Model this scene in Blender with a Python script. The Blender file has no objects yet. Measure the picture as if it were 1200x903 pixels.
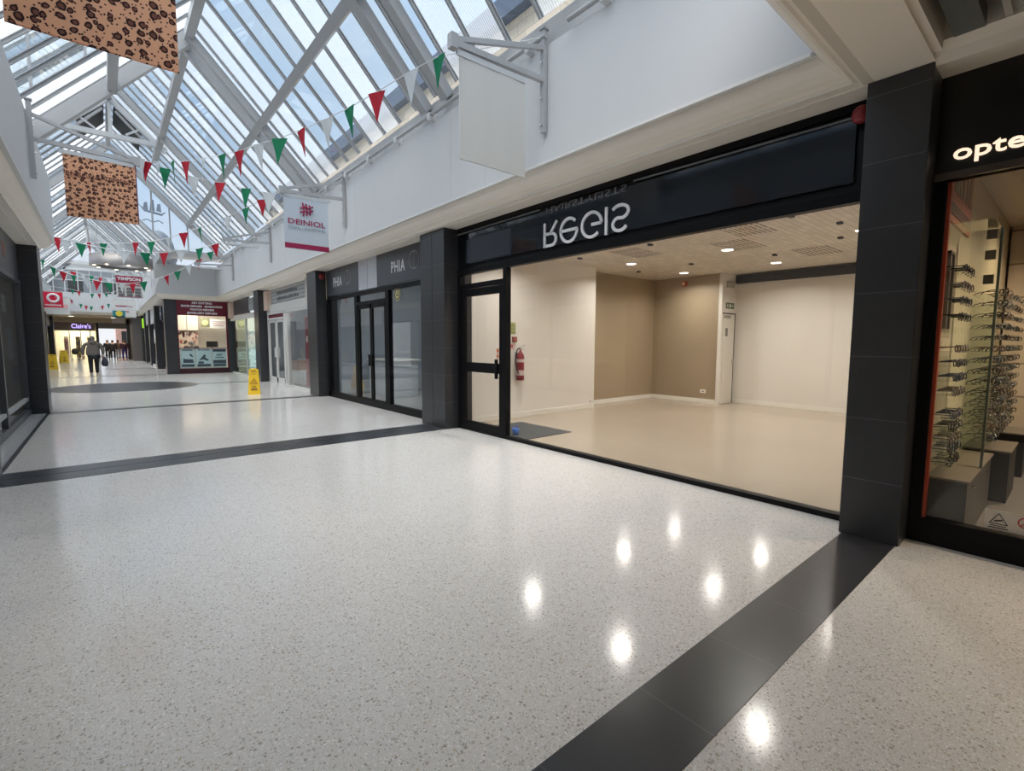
import bpy, bmesh, math, random
from mathutils import Vector, Matrix
random.seed(7)
C = bpy.context.scene.collection
S = bpy.context.scene
PI = math.pi

# ------------------------------------------------------------------ camera
cam = bpy.data.cameras.new('camera'); co = bpy.data.objects.new('camera', cam); C.objects.link(co)
yaw, pit, rol = math.radians(40.108), math.radians(5.066), math.radians(0.223)
f = Vector((math.sin(yaw)*math.cos(pit), math.cos(yaw)*math.cos(pit), -math.sin(pit)))
r = Vector((math.cos(yaw), -math.sin(yaw), 0)); u = r.cross(f)
r2 = r*math.cos(rol)+u*math.sin(rol); u2 = -r*math.sin(rol)+u*math.cos(rol)
co.matrix_world = Matrix(((r2.x, u2.x, -f.x, 0), (r2.y, u2.y, -f.y, 0), (r2.z, u2.z, -f.z, 1.5), (0, 0, 0, 1)))
cam.sensor_width = 36; cam.lens = 36*563.47/1200; cam.clip_start = .02; cam.clip_end = 400
S.camera = co

# ------------------------------------------------------------------ world, exposure
S.view_settings.view_transform = 'Standard'; S.view_settings.look = 'None'
S.view_settings.gamma = 1; S.view_settings.use_curve_mapping = False
S.view_settings.exposure = 0.12
S.cycles.max_bounces = 10; S.cycles.diffuse_bounces = 5; S.cycles.glossy_bounces = 5
S.cycles.transparent_max_bounces = 32; S.cycles.transmission_bounces = 6
S.cycles.caustics_reflective = False; S.cycles.caustics_refractive = False
S.cycles.sample_clamp_indirect = 4
W = bpy.data.worlds.new('sky'); S.world = W; W.use_nodes = True
nt = W.node_tree; nt.nodes.clear()
def N(nt, t, **k):
    n = nt.nodes.new(t)
    for a, b in k.items(): setattr(n, a, b)
    return n
tc = N(nt, 'ShaderNodeTexCoord'); sep = N(nt, 'ShaderNodeSeparateXYZ'); nt.links.new(tc.outputs['Generated'], sep.inputs[0])
noi = N(nt, 'ShaderNodeTexNoise'); noi.inputs['Scale'].default_value = 2.2; noi.inputs['Detail'].default_value = 6
nt.links.new(tc.outputs['Generated'], noi.inputs['Vector'])
cr = N(nt, 'ShaderNodeValToRGB'); cr.color_ramp.elements[0].position = .42; cr.color_ramp.elements[1].position = .68
cr.color_ramp.elements[0].color = (.44, .66, .97, 1); cr.color_ramp.elements[1].color = (.80, .90, 1.0, 1)
nt.links.new(noi.outputs['Fac'], cr.inputs[0])
hz = N(nt, 'ShaderNodeMapRange'); hz.inputs[1].default_value = 0.0; hz.inputs[2].default_value = .35; hz.inputs[3].default_value = 1; hz.inputs[4].default_value = 0
nt.links.new(sep.outputs['Z'], hz.inputs[0])
mx = N(nt, 'ShaderNodeMixRGB'); mx.inputs[2].default_value = (.95, .97, 1.0, 1)
nt.links.new(hz.outputs[0], mx.inputs[0]); nt.links.new(cr.outputs[0], mx.inputs[1])
# bright patch added to the sky out of view overhead, lights the interior
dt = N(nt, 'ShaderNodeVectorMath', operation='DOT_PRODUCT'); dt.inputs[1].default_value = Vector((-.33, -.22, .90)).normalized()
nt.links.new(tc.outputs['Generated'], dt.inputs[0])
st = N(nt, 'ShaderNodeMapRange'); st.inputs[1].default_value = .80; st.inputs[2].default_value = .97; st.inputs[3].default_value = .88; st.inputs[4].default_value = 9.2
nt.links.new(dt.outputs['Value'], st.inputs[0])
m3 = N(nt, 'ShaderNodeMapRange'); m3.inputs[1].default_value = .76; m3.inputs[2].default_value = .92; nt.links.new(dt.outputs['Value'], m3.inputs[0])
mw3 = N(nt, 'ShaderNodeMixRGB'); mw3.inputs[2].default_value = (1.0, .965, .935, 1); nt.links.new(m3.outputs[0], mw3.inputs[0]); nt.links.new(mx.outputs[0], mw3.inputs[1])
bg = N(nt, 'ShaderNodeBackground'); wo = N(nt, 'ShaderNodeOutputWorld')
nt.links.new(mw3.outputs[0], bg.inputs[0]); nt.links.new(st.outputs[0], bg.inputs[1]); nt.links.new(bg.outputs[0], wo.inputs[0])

# ------------------------------------------------------------------ materials
MATS = {}
def pm(name, col, rough=.5, metal=0., spec=.5, noise=0, nscale=8, bump=0, emit=0, coat=0):
    if name in MATS: return MATS[name]
    m = bpy.data.materials.new(name); m.use_nodes = True; t = m.node_tree; b = t.nodes['Principled BSDF']
    b.inputs['Base Color'].default_value = (*col, 1); b.inputs['Roughness'].default_value = rough
    b.inputs['Metallic'].default_value = metal; b.inputs['Specular IOR Level'].default_value = spec
    b.inputs['Coat Weight'].default_value = coat; b.inputs['Coat Roughness'].default_value = .06
    if emit: b.inputs['Emission Color'].default_value = (*col, 1); b.inputs['Emission Strength'].default_value = emit
    if noise or bump:
        c = N(t, 'ShaderNodeTexCoord'); n = N(t, 'ShaderNodeTexNoise'); n.inputs['Scale'].default_value = nscale; n.inputs['Detail'].default_value = 5
        t.links.new(c.outputs['Object'], n.inputs['Vector'])
        if noise:
            k = N(t, 'ShaderNodeMixRGB'); k.inputs[1].default_value = (*[x*(1-noise) for x in col], 1); k.inputs[2].default_value = (*[min(1, x*(1+noise)) for x in col], 1)
            t.links.new(n.outputs['Fac'], k.inputs[0]); t.links.new(k.outputs[0], b.inputs['Base Color'])
        if bump:
            q = N(t, 'ShaderNodeBump'); q.inputs['Strength'].default_value = bump; t.links.new(n.outputs['Fac'], q.inputs['Height']); t.links.new(q.outputs[0], b.inputs['Normal'])
    MATS[name] = m; return m
def glassmat(name, tint=(.96, .97, .965), ior=1.5, rough=0.0, wave=False):
    m = bpy.data.materials.new(name); m.use_nodes = True; t = m.node_tree; t.nodes.clear()
    o = N(t, 'ShaderNodeOutputMaterial'); mixn = N(t, 'ShaderNodeMixShader')
    ge = N(t, 'ShaderNodeNewGeometry'); dp = N(t, 'ShaderNodeVectorMath', operation='DOT_PRODUCT'); t.links.new(ge.outputs['Incoming'], dp.inputs[0]); t.links.new(ge.outputs['Normal'], dp.inputs[1])
    ab = N(t, 'ShaderNodeMath', operation='ABSOLUTE'); t.links.new(dp.outputs['Value'], ab.inputs[0]); om = N(t, 'ShaderNodeMath', operation='SUBTRACT'); om.inputs[0].default_value = 1; t.links.new(ab.outputs[0], om.inputs[1])
    pw_ = N(t, 'ShaderNodeMath', operation='POWER'); pw_.inputs[1].default_value = 5; t.links.new(om.outputs[0], pw_.inputs[0])
    fr = N(t, 'ShaderNodeMath', operation='MULTIPLY_ADD'); fr.inputs[1].default_value = .96; fr.inputs[2].default_value = .035; t.links.new(pw_.outputs[0], fr.inputs[0])
    tr = N(t, 'ShaderNodeBsdfTransparent'); tr.inputs[0].default_value = (*tint, 1)
    gl = N(t, 'ShaderNodeBsdfAnisotropic'); gl.inputs['Roughness'].default_value = rough; gl.inputs['Color'].default_value = (1, 1, 1, 1)
    t.links.new(fr.outputs[0], mixn.inputs[0]); t.links.new(tr.outputs[0], mixn.inputs[1]); t.links.new(gl.outputs[0], mixn.inputs[2]); t.links.new(mixn.outputs[0], o.inputs[0])
    if wave:   # ribbed translucent sheet
        tl = N(t, 'ShaderNodeBsdfTranslucent'); tl.inputs[0].default_value = (.95, .97, .98, 1)
        m2 = N(t, 'ShaderNodeMixShader')
        c = N(t, 'ShaderNodeTexCoord'); w = N(t, 'ShaderNodeTexWave', bands_direction='Y'); w.inputs['Scale'].default_value = 9; w.inputs['Distortion'].default_value = 0
        t.links.new(c.outputs['Object'], w.inputs['Vector'])
        mr = N(t, 'ShaderNodeMapRange'); mr.inputs[3].default_value = .12; mr.inputs[4].default_value = .38; t.links.new(w.outputs['Fac'], mr.inputs[0])
        t.links.new(mr.outputs[0], m2.inputs[0]); t.links.new(mixn.outputs[0], m2.inputs[1]); t.links.new(tl.outputs[0], m2.inputs[2]); t.links.new(m2.outputs[0], o.inputs[0])
    MATS[name] = m; return m
GLASS = glassmat('shop_glass'); RGLASS = glassmat('roof_glass', (.965, .985, .99)); RIB = glassmat('ribbed_glass', (.965, .985, .99), wave=True)
GREENGL = glassmat('green_glass', (.78, .9, .85))
WHITE = pm('white_wall', (.62, .63, .645), .55, noise=.03, nscale=1.5)
CREAM = pm('cream_cornice', (.86, .80, .71), .5, noise=.05, nscale=3)
STEEL = pm('painted_steel', (.40, .41, .425), .45, noise=.05, nscale=4)
WSTEEL = pm('white_steel', (.60, .62, .64), .4)
BLACK = pm('black_frame', (.007, .007, .008), .45, spec=.12)
FASCIA = pm('black_fascia', (.006, .007, .008), .35, spec=.18)
DGREY = pm('dark_grey_panel', (.045, .048, .058), .35)
RED = pm('red', (.24, .018, .025), .4); GREEN = pm('green_cloth', (.005, .26, .12), .7); REDC = pm('red_cloth', (.55, .015, .04), .7); WHITEC = pm('white_cloth', (.72, .75, .77), .7)
MAROON = pm('maroon', (.16, .012, .03), .35); LETTER = pm('white_letter', (.82, .82, .84), .4)
CHROME = pm('chrome', (.7, .7, .72), .2, 1.0); DARK = pm('dark', (.02, .02, .022), .6)
YEL = pm('yellow_plastic', (.85, .55, .02), .4)

def slate(name, col, sy, sz, wide=(0, 0), mort=(.09, .09, .1), rough=.3, axes='YZ'):
    """dark stone tiles: grooves lie in the surface, block pattern from object coordinates"""
    m = bpy.data.materials.new(name); m.use_nodes = True; t = m.node_tree; b = t.nodes['Principled BSDF']
    c = N(t, 'ShaderNodeTexCoord'); s = N(t, 'ShaderNodeSeparateXYZ'); t.links.new(c.outputs['Object'], s.inputs[0])
    outs = []
    for ax, per, off in ((axes[0], sy, wide[0]), (axes[1], sz, wide[1])):
        if not per: continue
        a = N(t, 'ShaderNodeMath', operation='ADD'); a.inputs[1].default_value = off+50*per; t.links.new(s.outputs[ax], a.inputs[0])
        d = N(t, 'ShaderNodeMath', operation='MODULO'); d.inputs[1].default_value = per; t.links.new(a.outputs[0], d.inputs[0])
        l = N(t, 'ShaderNodeMath', operation='LESS_THAN'); l.inputs[1].default_value = .006; t.links.new(d.outputs[0], l.inputs[0]); outs.append(l)
    mxm = outs[0]
    if len(outs) > 1:
        mxm = N(t, 'ShaderNodeMath', operation='MAXIMUM'); t.links.new(outs[0].outputs[0], mxm.inputs[0]); t.links.new(outs[1].outputs[0], mxm.inputs[1])
    n = N(t, 'ShaderNodeTexNoise'); n.inputs['Scale'].default_value = 5; n.inputs['Detail'].default_value = 6; t.links.new(c.outputs['Object'], n.inputs['Vector'])
    k = N(t, 'ShaderNodeMixRGB'); k.inputs[1].default_value = (*[x*.8 for x in col], 1); k.inputs[2].default_value = (*[x*1.25 for x in col], 1); t.links.new(n.outputs['Fac'], k.inputs[0])
    k2 = N(t, 'ShaderNodeMixRGB'); k2.inputs[2].default_value = (*mort, 1); t.links.new(mxm.outputs[0], k2.inputs[0]); t.links.new(k.outputs[0], k2.inputs[1])
    t.links.new(k2.outputs[0], b.inputs['Base Color']); b.inputs['Roughness'].default_value = rough
    MATS[name] = m; return m
PIER = slate('pier_tiles', (.032, .033, .037), 0, .475, (0, .02), axes='YZ')
BAND = slate('band_tiles', (.032, .033, .038), .6, 0, (.1, 0), mort=(.07, .07, .075), rough=.28, axes='XY')

def terrazzo():
    m = bpy.data.materials.new('terrazzo'); m.use_nodes = True; t = m.node_tree; b = t.nodes['Principled BSDF']
    c = N(t, 'ShaderNodeTexCoord')
    base = (.60, .585, .555)
    last = None
    n = N(t, 'ShaderNodeTexNoise'); n.inputs['Scale'].default_value = .8; n.inputs['Detail'].default_value = 3; t.links.new(c.outputs['Object'], n.inputs['Vector'])
    k = N(t, 'ShaderNodeMixRGB'); k.inputs[1].default_value = (.625, .61, .60, 1); k.inputs[2].default_value = (.68, .665, .655, 1); t.links.new(n.outputs['Fac'], k.inputs[0]); last = k
    for sc, thr, size, cols in ((190, .45, .9, ((.58, .57, .555), (.63, .60, .56), (.78, .77, .76), (.57, .56, .55))), (55, .72, .42, ((.38, .34, .30), (.52, .46, .38), (.48, .46, .43), (.44, .43, .42))), (100, .62, .50, ((.36, .34, .32), (.52, .47, .41), (.80, .79, .78), (.42, .41, .40)))):
        v = N(t, 'ShaderNodeTexVoronoi', voronoi_dimensions='2D'); v.inputs['Scale'].default_value = sc; t.links.new(c.outputs['Object'], v.inputs['Vector'])
        sx = N(t, 'ShaderNodeSeparateColor'); t.links.new(v.outputs['Color'], sx.inputs[0])
        g = N(t, 'ShaderNodeMath', operation='GREATER_THAN'); g.inputs[1].default_value = thr; t.links.new(sx.outputs[0], g.inputs[0])
        sz = N(t, 'ShaderNodeMath', operation='MULTIPLY'); sz.inputs[1].default_value = size; t.links.new(sx.outputs[1], sz.inputs[0])
        l = N(t, 'ShaderNodeMath', operation='LESS_THAN'); t.links.new(v.outputs['Distance'], l.inputs[0]); t.links.new(sz.outputs[0], l.inputs[1])
        mm = N(t, 'ShaderNodeMath', operation='MULTIPLY'); t.links.new(g.outputs[0], mm.inputs[0]); t.links.new(l.outputs[0], mm.inputs[1])
        rp = N(t, 'ShaderNodeValToRGB'); rp.color_ramp.interpolation = 'CONSTANT'
        e = rp.color_ramp.elements; e[0].color = (*cols[0], 1); e[1].position = .3; e[1].color = (*cols[1], 1)
        for p, q in ((.55, cols[2]), (.8, cols[3])):
            z = e.new(p); z.color = (*q, 1)
        t.links.new(sx.outputs[2], rp.inputs[0])
        k = N(t, 'ShaderNodeMixRGB'); t.links.new(mm.outputs[0], k.inputs[0]); t.links.new(last.outputs[0], k.inputs[1]); t.links.new(rp.outputs[0], k.inputs[2]); last = k
    # tile joints 0.6 m
    s = N(t, 'ShaderNodeSeparateXYZ'); t.links.new(c.outputs['Object'], s.inputs[0]); o2 = []
    for ax in 'XY':
        d = N(t, 'ShaderNodeMath', operation='PINGPONG'); d.inputs[1].default_value = .3; t.links.new(s.outputs[ax], d.inputs[0])
        l = N(t, 'ShaderNodeMath', operation='LESS_THAN'); l.inputs[1].default_value = .0012; t.links.new(d.outputs[0], l.inputs[0]); o2.append(l)
    mxm = N(t, 'ShaderNodeMath', operation='MAXIMUM'); t.links.new(o2[0].outputs[0], mxm.inputs[0]); t.links.new(o2[1].outputs[0], mxm.inputs[1])
    hm = N(t, 'ShaderNodeMath', operation='MULTIPLY'); hm.inputs[1].default_value = .25; t.links.new(mxm.outputs[0], hm.inputs[0])
    k = N(t, 'ShaderNodeMixRGB'); k.inputs[2].default_value = (.30, .29, .27, 1); t.links.new(hm.outputs[0], k.inputs[0]); t.links.new(last.outputs[0], k.inputs[1])
    t.links.new(k.outputs[0], b.inputs['Base Color'])
    b.inputs['Roughness'].default_value = .2; b.inputs['Specular IOR Level'].default_value = .27
    n2 = N(t, 'ShaderNodeTexNoise'); n2.inputs['Scale'].default_value = 3; t.links.new(c.outputs['Object'], n2.inputs['Vector'])
    mr = N(t, 'ShaderNodeMapRange'); mr.inputs[3].default_value = .09; mr.inputs[4].default_value = .17; t.links.new(n2.outputs['Fac'], mr.inputs[0]); t.links.new(mr.outputs[0], b.inputs['Roughness'])
    MATS['terrazzo'] = m; return m
TERR = terrazzo()
def cloth(m, amt=.35):
    t = m.node_tree; b = t.nodes['Principled BSDF']; o = [n for n in t.nodes if n.type == 'OUTPUT_MATERIAL'][0]
    tl = N(t, 'ShaderNodeBsdfTranslucent'); ms = N(t, 'ShaderNodeMixShader'); ms.inputs[0].default_value = amt
    l = b.inputs['Base Color'].links
    if l: t.links.new(l[0].from_socket, tl.inputs[0])
    else: tl.inputs[0].default_value = b.inputs['Base Color'].default_value
    t.links.new(b.outputs[0], ms.inputs[1]); t.links.new(tl.outputs[0], ms.inputs[2]); t.links.new(ms.outputs[0], o.inputs[0]); return m
for q_ in (REDC, GREEN, WHITEC): cloth(q_, .4)
def leopard():
    m = bpy.data.materials.new('leopard_cloth'); m.use_nodes = True; t = m.node_tree; b = t.nodes['Principled BSDF']
    c = N(t, 'ShaderNodeTexCoord'); n = N(t, 'ShaderNodeTexNoise'); n.inputs['Scale'].default_value = 14; t.links.new(c.outputs['Object'], n.inputs['Vector'])
    mp = N(t, 'ShaderNodeMixRGB'); mp.inputs[0].default_value = .03; t.links.new(c.outputs['Object'], mp.inputs[1]); t.links.new(n.outputs['Color'], mp.inputs[2])
    sp_ = N(t, 'ShaderNodeSeparateXYZ'); t.links.new(mp.outputs[0], sp_.inputs[0]); cb_ = N(t, 'ShaderNodeCombineXYZ'); t.links.new(sp_.outputs['X'], cb_.inputs[0]); t.links.new(sp_.outputs['Z'], cb_.inputs[1])
    v = N(t, 'ShaderNodeTexVoronoi', voronoi_dimensions='2D'); v.inputs['Scale'].default_value = 15.5; v.inputs['Randomness'].default_value = .85; t.links.new(cb_.outputs[0], v.inputs['Vector'])
    sx = N(t, 'ShaderNodeSeparateColor'); t.links.new(v.outputs['Color'], sx.inputs[0])
    R = N(t, 'ShaderNodeMapRange'); R.inputs[3].default_value = .20; R.inputs[4].default_value = .40; t.links.new(sx.outputs[0], R.inputs[0])
    l = N(t, 'ShaderNodeMath', operation='LESS_THAN'); t.links.new(v.outputs['Distance'], l.inputs[0]); t.links.new(R.outputs[0], l.inputs[1])
    ri = N(t, 'ShaderNodeMath', operation='MULTIPLY'); ri.inputs[1].default_value = .55; t.links.new(R.outputs[0], ri.inputs[0])
    l2 = N(t, 'ShaderNodeMath', operation='LESS_THAN'); t.links.new(v.outputs['Distance'], l2.inputs[0]); t.links.new(ri.outputs[0], l2.inputs[1])
    k = N(t, 'ShaderNodeMixRGB'); k.inputs[1].default_value = (.92, .58, .38, 1); k.inputs[2].default_value = (.045, .012, .012, 1); t.links.new(l.outputs[0], k.inputs[0])
    k2 = N(t, 'ShaderNodeMixRGB'); k2.inputs[2].default_value = (.26, .10, .07, 1); t.links.new(l2.outputs[0], k2.inputs[0]); t.links.new(k.outputs[0], k2.inputs[1])
    v3 = N(t, 'ShaderNodeTexVoronoi', voronoi_dimensions='2D'); v3.inputs['Scale'].default_value = 30; t.links.new(cb_.outputs[0], v3.inputs['Vector'])
    l3 = N(t, 'ShaderNodeMath', operation='LESS_THAN'); l3.inputs[1].default_value = .17; t.links.new(v3.outputs['Distance'], l3.inputs[0])
    k3 = N(t, 'ShaderNodeMixRGB'); k3.inputs[2].default_value = (.10, .03, .02, 1); nl_ = N(t, 'ShaderNodeMath', operation='SUBTRACT'); nl_.use_clamp = True; t.links.new(l3.outputs[0], nl_.inputs[0]); t.links.new(l.outputs[0], nl_.inputs[1])
    t.links.new(nl_.outputs[0], k3.inputs[0]); t.links.new(k2.outputs[0], k3.inputs[1])
    t.links.new(k3.outputs[0], b.inputs['Base Color']); b.inputs['Roughness'].default_value = .8
    MATS['leopard_cloth'] = m; return m
LEO = cloth(leopard(), .45)
def blocks(name, col, sx, sz, mort, axes='YZ', rough=.8, bw=.01):
    m = bpy.data.materials.new(name); m.use_nodes = True; t = m.node_tree; b = t.nodes['Principled BSDF']
    c = N(t, 'ShaderNodeTexCoord'); s = N(t, 'ShaderNodeSeparateXYZ'); t.links.new(c.outputs['Object'], s.inputs[0])
    cb = N(t, 'ShaderNodeCombineXYZ'); t.links.new(s.outputs[axes[0]], cb.inputs[0]); t.links.new(s.outputs[axes[1]], cb.inputs[1])
    k = N(t, 'ShaderNodeTexBrick'); k.inputs['Scale'].default_value = 1; k.inputs['Brick Width'].default_value = sx; k.inputs['Row Height'].default_value = sz; k.inputs['Mortar Size'].default_value = bw
    k.inputs['Color1'].default_value = (*[x*.9 for x in col], 1); k.inputs['Color2'].default_value = (*[min(1, x*1.1) for x in col], 1); k.inputs['Mortar'].default_value = (*mort, 1)
    t.links.new(cb.outputs[0], k.inputs['Vector']); t.links.new(k.outputs[0], b.inputs['Base Color']); b.inputs['Roughness'].default_value = rough
    MATS[name] = m; return m

# ------------------------------------------------------------------ mesh helpers
class MB:
    def __init__(s): s.v = []; s.f = []; s.sm = set()
    def add(s, vs, fs, smooth=False):
        o = len(s.v); s.v += [Vector(x) for x in vs]
        for q in fs:
            if smooth: s.sm.add(len(s.f))
            s.f.append([i+o for i in q])
        return s
    def box(s, x0, x1, y0, y1, z0, z1, bev=0):
        if x0 > x1: x0, x1 = x1, x0
        if y0 > y1: y0, y1 = y1, y0
        if z0 > z1: z0, z1 = z1, z0
        if bev:
            b = min(bev, (x1-x0)/2.01, (y1-y0)/2.01, (z1-z0)/2.01)
            bm = bmesh.new(); bmesh.ops.create_cube(bm, size=1)
            for v in bm.verts: v.co = Vector(((x0+x1)/2+v.co.x*(x1-x0), (y0+y1)/2+v.co.y*(y1-y0), (z0+z1)/2+v.co.z*(z1-z0)))
            bmesh.ops.bevel(bm, geom=bm.edges[:], offset=b, segments=2, affect='EDGES', profile=.6)
            bm.verts.index_update(); s.add([v.co.copy() for v in bm.verts], [[v.index for v in q.verts] for q in bm.faces]); bm.free(); return s
        return s.add([(x0, y0, z0), (x1, y0, z0), (x1, y1, z0), (x0, y1, z0), (x0, y0, z1), (x1, y0, z1), (x1, y1, z1), (x0, y1, z1)],
                     [(0, 3, 2, 1), (4, 5, 6, 7), (0, 1, 5, 4), (1, 2, 6, 5), (2, 3, 7, 6), (3, 0, 4, 7)])
    def bar(s, p, q, w, h, up=(0, 0, 1)):
        p = Vector(p); q = Vector(q); d = (q-p).normalized(); a = d.cross(Vector(up))
        if a.length < 1e-4: a = Vector((1, 0, 0))
        a.normalize(); b = a.cross(d).normalized(); a *= w/2; b *= h/2
        vs = [p-a-b, p+a-b, p+a+b, p-a+b, q-a-b, q+a-b, q+a+b, q-a+b]
        return s.add(vs, [(0, 1, 2, 3), (7, 6, 5, 4), (0, 4, 5, 1), (1, 5, 6, 2), (2, 6, 7, 3), (3, 7, 4, 0)])
    def tube(s, pts, rad, n=8, cap=True):
        pts = [Vector(p) for p in pts]; rr = rad if isinstance(rad, (list, tuple)) else [rad]*len(pts)
        rings = []; pa = None
        for i, p in enumerate(pts):
            d = (pts[min(i+1, len(pts)-1)]-pts[max(i-1, 0)]).normalized()
            if pa is None:
                a = d.orthogonal().normalized()
            else:
                a = (pa-d*pa.dot(d)).normalized()
            pa = a; b = d.cross(a)
            rings.append([p+(a*math.cos(2*PI*k/n)+b*math.sin(2*PI*k/n))*rr[i] for k in range(n)])
        vs = [v for g in rings for v in g]; fs = []
        for i in range(len(pts)-1):
            for k in range(n): fs.append((i*n+k, i*n+(k+1) % n, (i+1)*n+(k+1) % n, (i+1)*n+k))
        s.add(vs, fs, True)
        if cap: s.add(rings[0], [list(range(n))[::-1]]); s.add(rings[-1], [list(range(n))])
        return s
    def cyl(s, c, r, h, n=24, r2=None): # vertical
        c = Vector(c); return s.tube([c, c+Vector((0, 0, h))], [r, r2 if r2 is not None else r], n)
    def lathe(s, c, prof, n=24):
        c = Vector(c); vs = []; fs = []
        for (r, z) in prof: vs += [c+Vector((r*math.cos(2*PI*k/n), r*math.sin(2*PI*k/n), z)) for k in range(n)]
        for i in range(len(prof)-1):
            for k in range(n): fs.append((i*n+k, i*n+(k+1) % n, (i+1)*n+(k+1) % n, (i+1)*n+k))
        return s.add(vs, fs, True)
    def prism(s, poly, n): # poly of 3D points, extruded by vector n
        p = [Vector(x) for x in poly]; n = Vector(n); k = len(p)
        s.add(p+[x+n for x in p], [list(range(k))[::-1], list(range(k, 2*k))]+[(i, (i+1) % k, k+(i+1) % k, k+i) for i in range(k)])
        return s
    def build(s, name, mat, parent=None, **props):
        me = bpy.data.meshes.new(name); off = Vector((0, 0, 0)); p = parent
        while p is not None: off += p.location; p = p.parent
        me.from_pydata([v-off for v in s.v], [], s.f); me.update()
        bm = bmesh.new(); bm.from_mesh(me); bmesh.ops.recalc_face_normals(bm, faces=bm.faces[:]); bm.to_mesh(me); bm.free()
        for i in s.sm:
            if i < len(me.polygons): me.polygons[i].use_smooth = True
        me.materials.append(mat); o = bpy.data.objects.new(name, me); C.objects.link(o); o.parent = parent
        for k, v in props.items(): o[k] = v
        return o
def thing(name, label, cat, loc=(0, 0, 0), group=None):
    o = bpy.data.objects.new(name, None); C.objects.link(o); o.location = loc; o['label'] = label; o['category'] = cat; o.empty_display_size = .1
    if group: o['group'] = group
    return o
def struct(name, mb, mat, parent=None):
    o = mb.build(name, mat, parent)
    if parent is None: o['kind'] = 'structure'
    return o
def sroot(name, loc=(0, 0, 0)):
    o = bpy.data.objects.new(name, None); C.objects.link(o); o.location = loc; o['kind'] = 'structure'; return o
def solo(name, mb, mat, label, cat, group=None):
    o = mb.build(name, mat); o['label'] = label; o['category'] = cat
    if group: o['group'] = group
    return o
def copy_tree(o, parent=None):
    c = o.copy(); C.objects.link(c); c.parent = parent
    for ch in list(o.children): copy_tree(ch, c)
    return c
def B(*a, **k): return MB().box(*a, **k)
_tc = {}
def text_mesh(body, size, bold=0., sx=1., ext=.003, align='CENTER', sp=1.):
    cu = bpy.data.curves.new('t', 'FONT'); cu.body = body; cu.size = size; cu.extrude = ext; cu.offset = bold; cu.align_x = align; cu.space_character = sp; cu.resolution_u = 3
    cu.space_line = 1.0
    o = bpy.data.objects.new('t', cu); C.objects.link(o); bpy.context.view_layer.update()
    me = bpy.data.meshes.new_from_object(o.evaluated_get(bpy.context.evaluated_depsgraph_get()))
    vs = [Vector((v.co.x*sx, v.co.y, v.co.z)) for v in me.vertices]; fs = [list(p.vertices) for p in me.polygons]
    bpy.data.objects.remove(o); bpy.data.curves.remove(cu); bpy.data.meshes.remove(me)
    return vs, fs
def put_text(mb, body, size, pos, facing, **k):
    """facing '-X': read from the mall looking to +X; '-Y': read looking to +Y; '+X': read looking to -X"""
    flip = k.pop('flip', 1); fit = k.pop('fit', None)
    vs, fs = text_mesh(body, size, **k)
    if fit:
        w = max(v.x for v in vs)-min(v.x for v in vs); q = fit/w
        vs = [Vector((v.x*q, v.y, v.z)) for v in vs]
    P = Vector(pos); o = []
    for v in vs:
        y = v.y*flip
        if facing == '-X': o.append(P+Vector((-v.z, -v.x, y)))
        elif facing == '-Y': o.append(P+Vector((v.x, -v.z, y)))
        elif facing == '+X': o.append(P+Vector((v.z, v.x, y)))
        elif facing == 'Z': o.append(P+Vector((v.x, v.y, v.z)))
    mb.add(o, fs); return mb

# ================================================================== floor
struct('floor', B(-14, 16, -9, 60, -.2, 0), TERR)
n_trim = [0]
def trim(mb, mat):
    n_trim[0] += 1; return struct('trim_%d' % n_trim[0], mb, mat)
trim(B(-.97, 4.42, .81, 1.149, 0, .003), BAND)
b = B(-.97, 4.42, 7.06, 7.405, 0, .003); b.box(-.97, 4.42, 7.42, 7.765, 0, .003); trim(b, BAND)
trim(B(-1, 4.42, 13.62, 13.9, 0, .003), BAND)
trim(B(-3.4, -1.6, 20.28, 20.5, 0, .003).box(2.45, 4.42, 20.28, 20.5, 0, .003), BAND)
trim(B(-3.4, 2.1, 26.9, 27.1, 0, .003), BAND)
trim(B(-2.9, 2.1, 33.4, 33.7, 0, .003), BAND)
disc = MB(); disc.cyl((.45, 20.4, 0), 2.0, .004, 64); o = trim(disc, BAND)
trim(MB().box(-1.0, -.97, -3, 7.0, 0, .003).box(-1.02, -.97, 7.77, 13.8, 0, .003), BAND)
struct('floor_street', B(-30, 40, 60, 110, -.25, -.02), pm('paving', (.55, .53, .50), .7, noise=.1))

# ================================================================== cornice + white upper walls (closed loop)
loop = [(4.34, 1.24), (4.34, 26.92), (2.02, 26.92), (2.02, 46.8), (-2.82, 46.8), (-2.82, 26.92), (-3.40, 26.92), (-3.40, 14.5), (-.95, 14.5), (-.95, 1.24)]
names = ['right', 'return', 'corridor_right', 'far', 'corridor_left', 'left_far', 'crossing_left', 'left_near_end', 'left', 'near']
nl = len(loop)
def off(i, d):
    p0, p1, p2 = [Vector(loop[(i+k) % nl]) for k in (-1, 0, 1)]
    a = (p1-p0).normalized(); c = (p2-p1).normalized(); na = Vector((-a.y, a.x)); nc = Vector((-c.y, c.x))
    # intersection of offset lines
    A = p1+na*d; Bq = p1+nc*d; den = a.x*c.y-a.y*c.x
    if abs(den) < 1e-6: return A
    t = ((Bq.x-A.x)*c.y-(Bq.y-A.y)*c.x)/den
    return A+a*t
def seg(i, prof, name, mat):
    m = MB(); k = len(prof); vs = []
    for j in (i, (i+1) % nl):
        for d, z in prof: q = off(j, d); vs.append((q.x, q.y, z))
    m.add(vs, [list(range(k)), list(range(k, 2*k))[::-1]]+[(a, (a+1) % k, k+(a+1) % k, k+a) for a in range(k)])
    return struct(name, m, mat)
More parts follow.
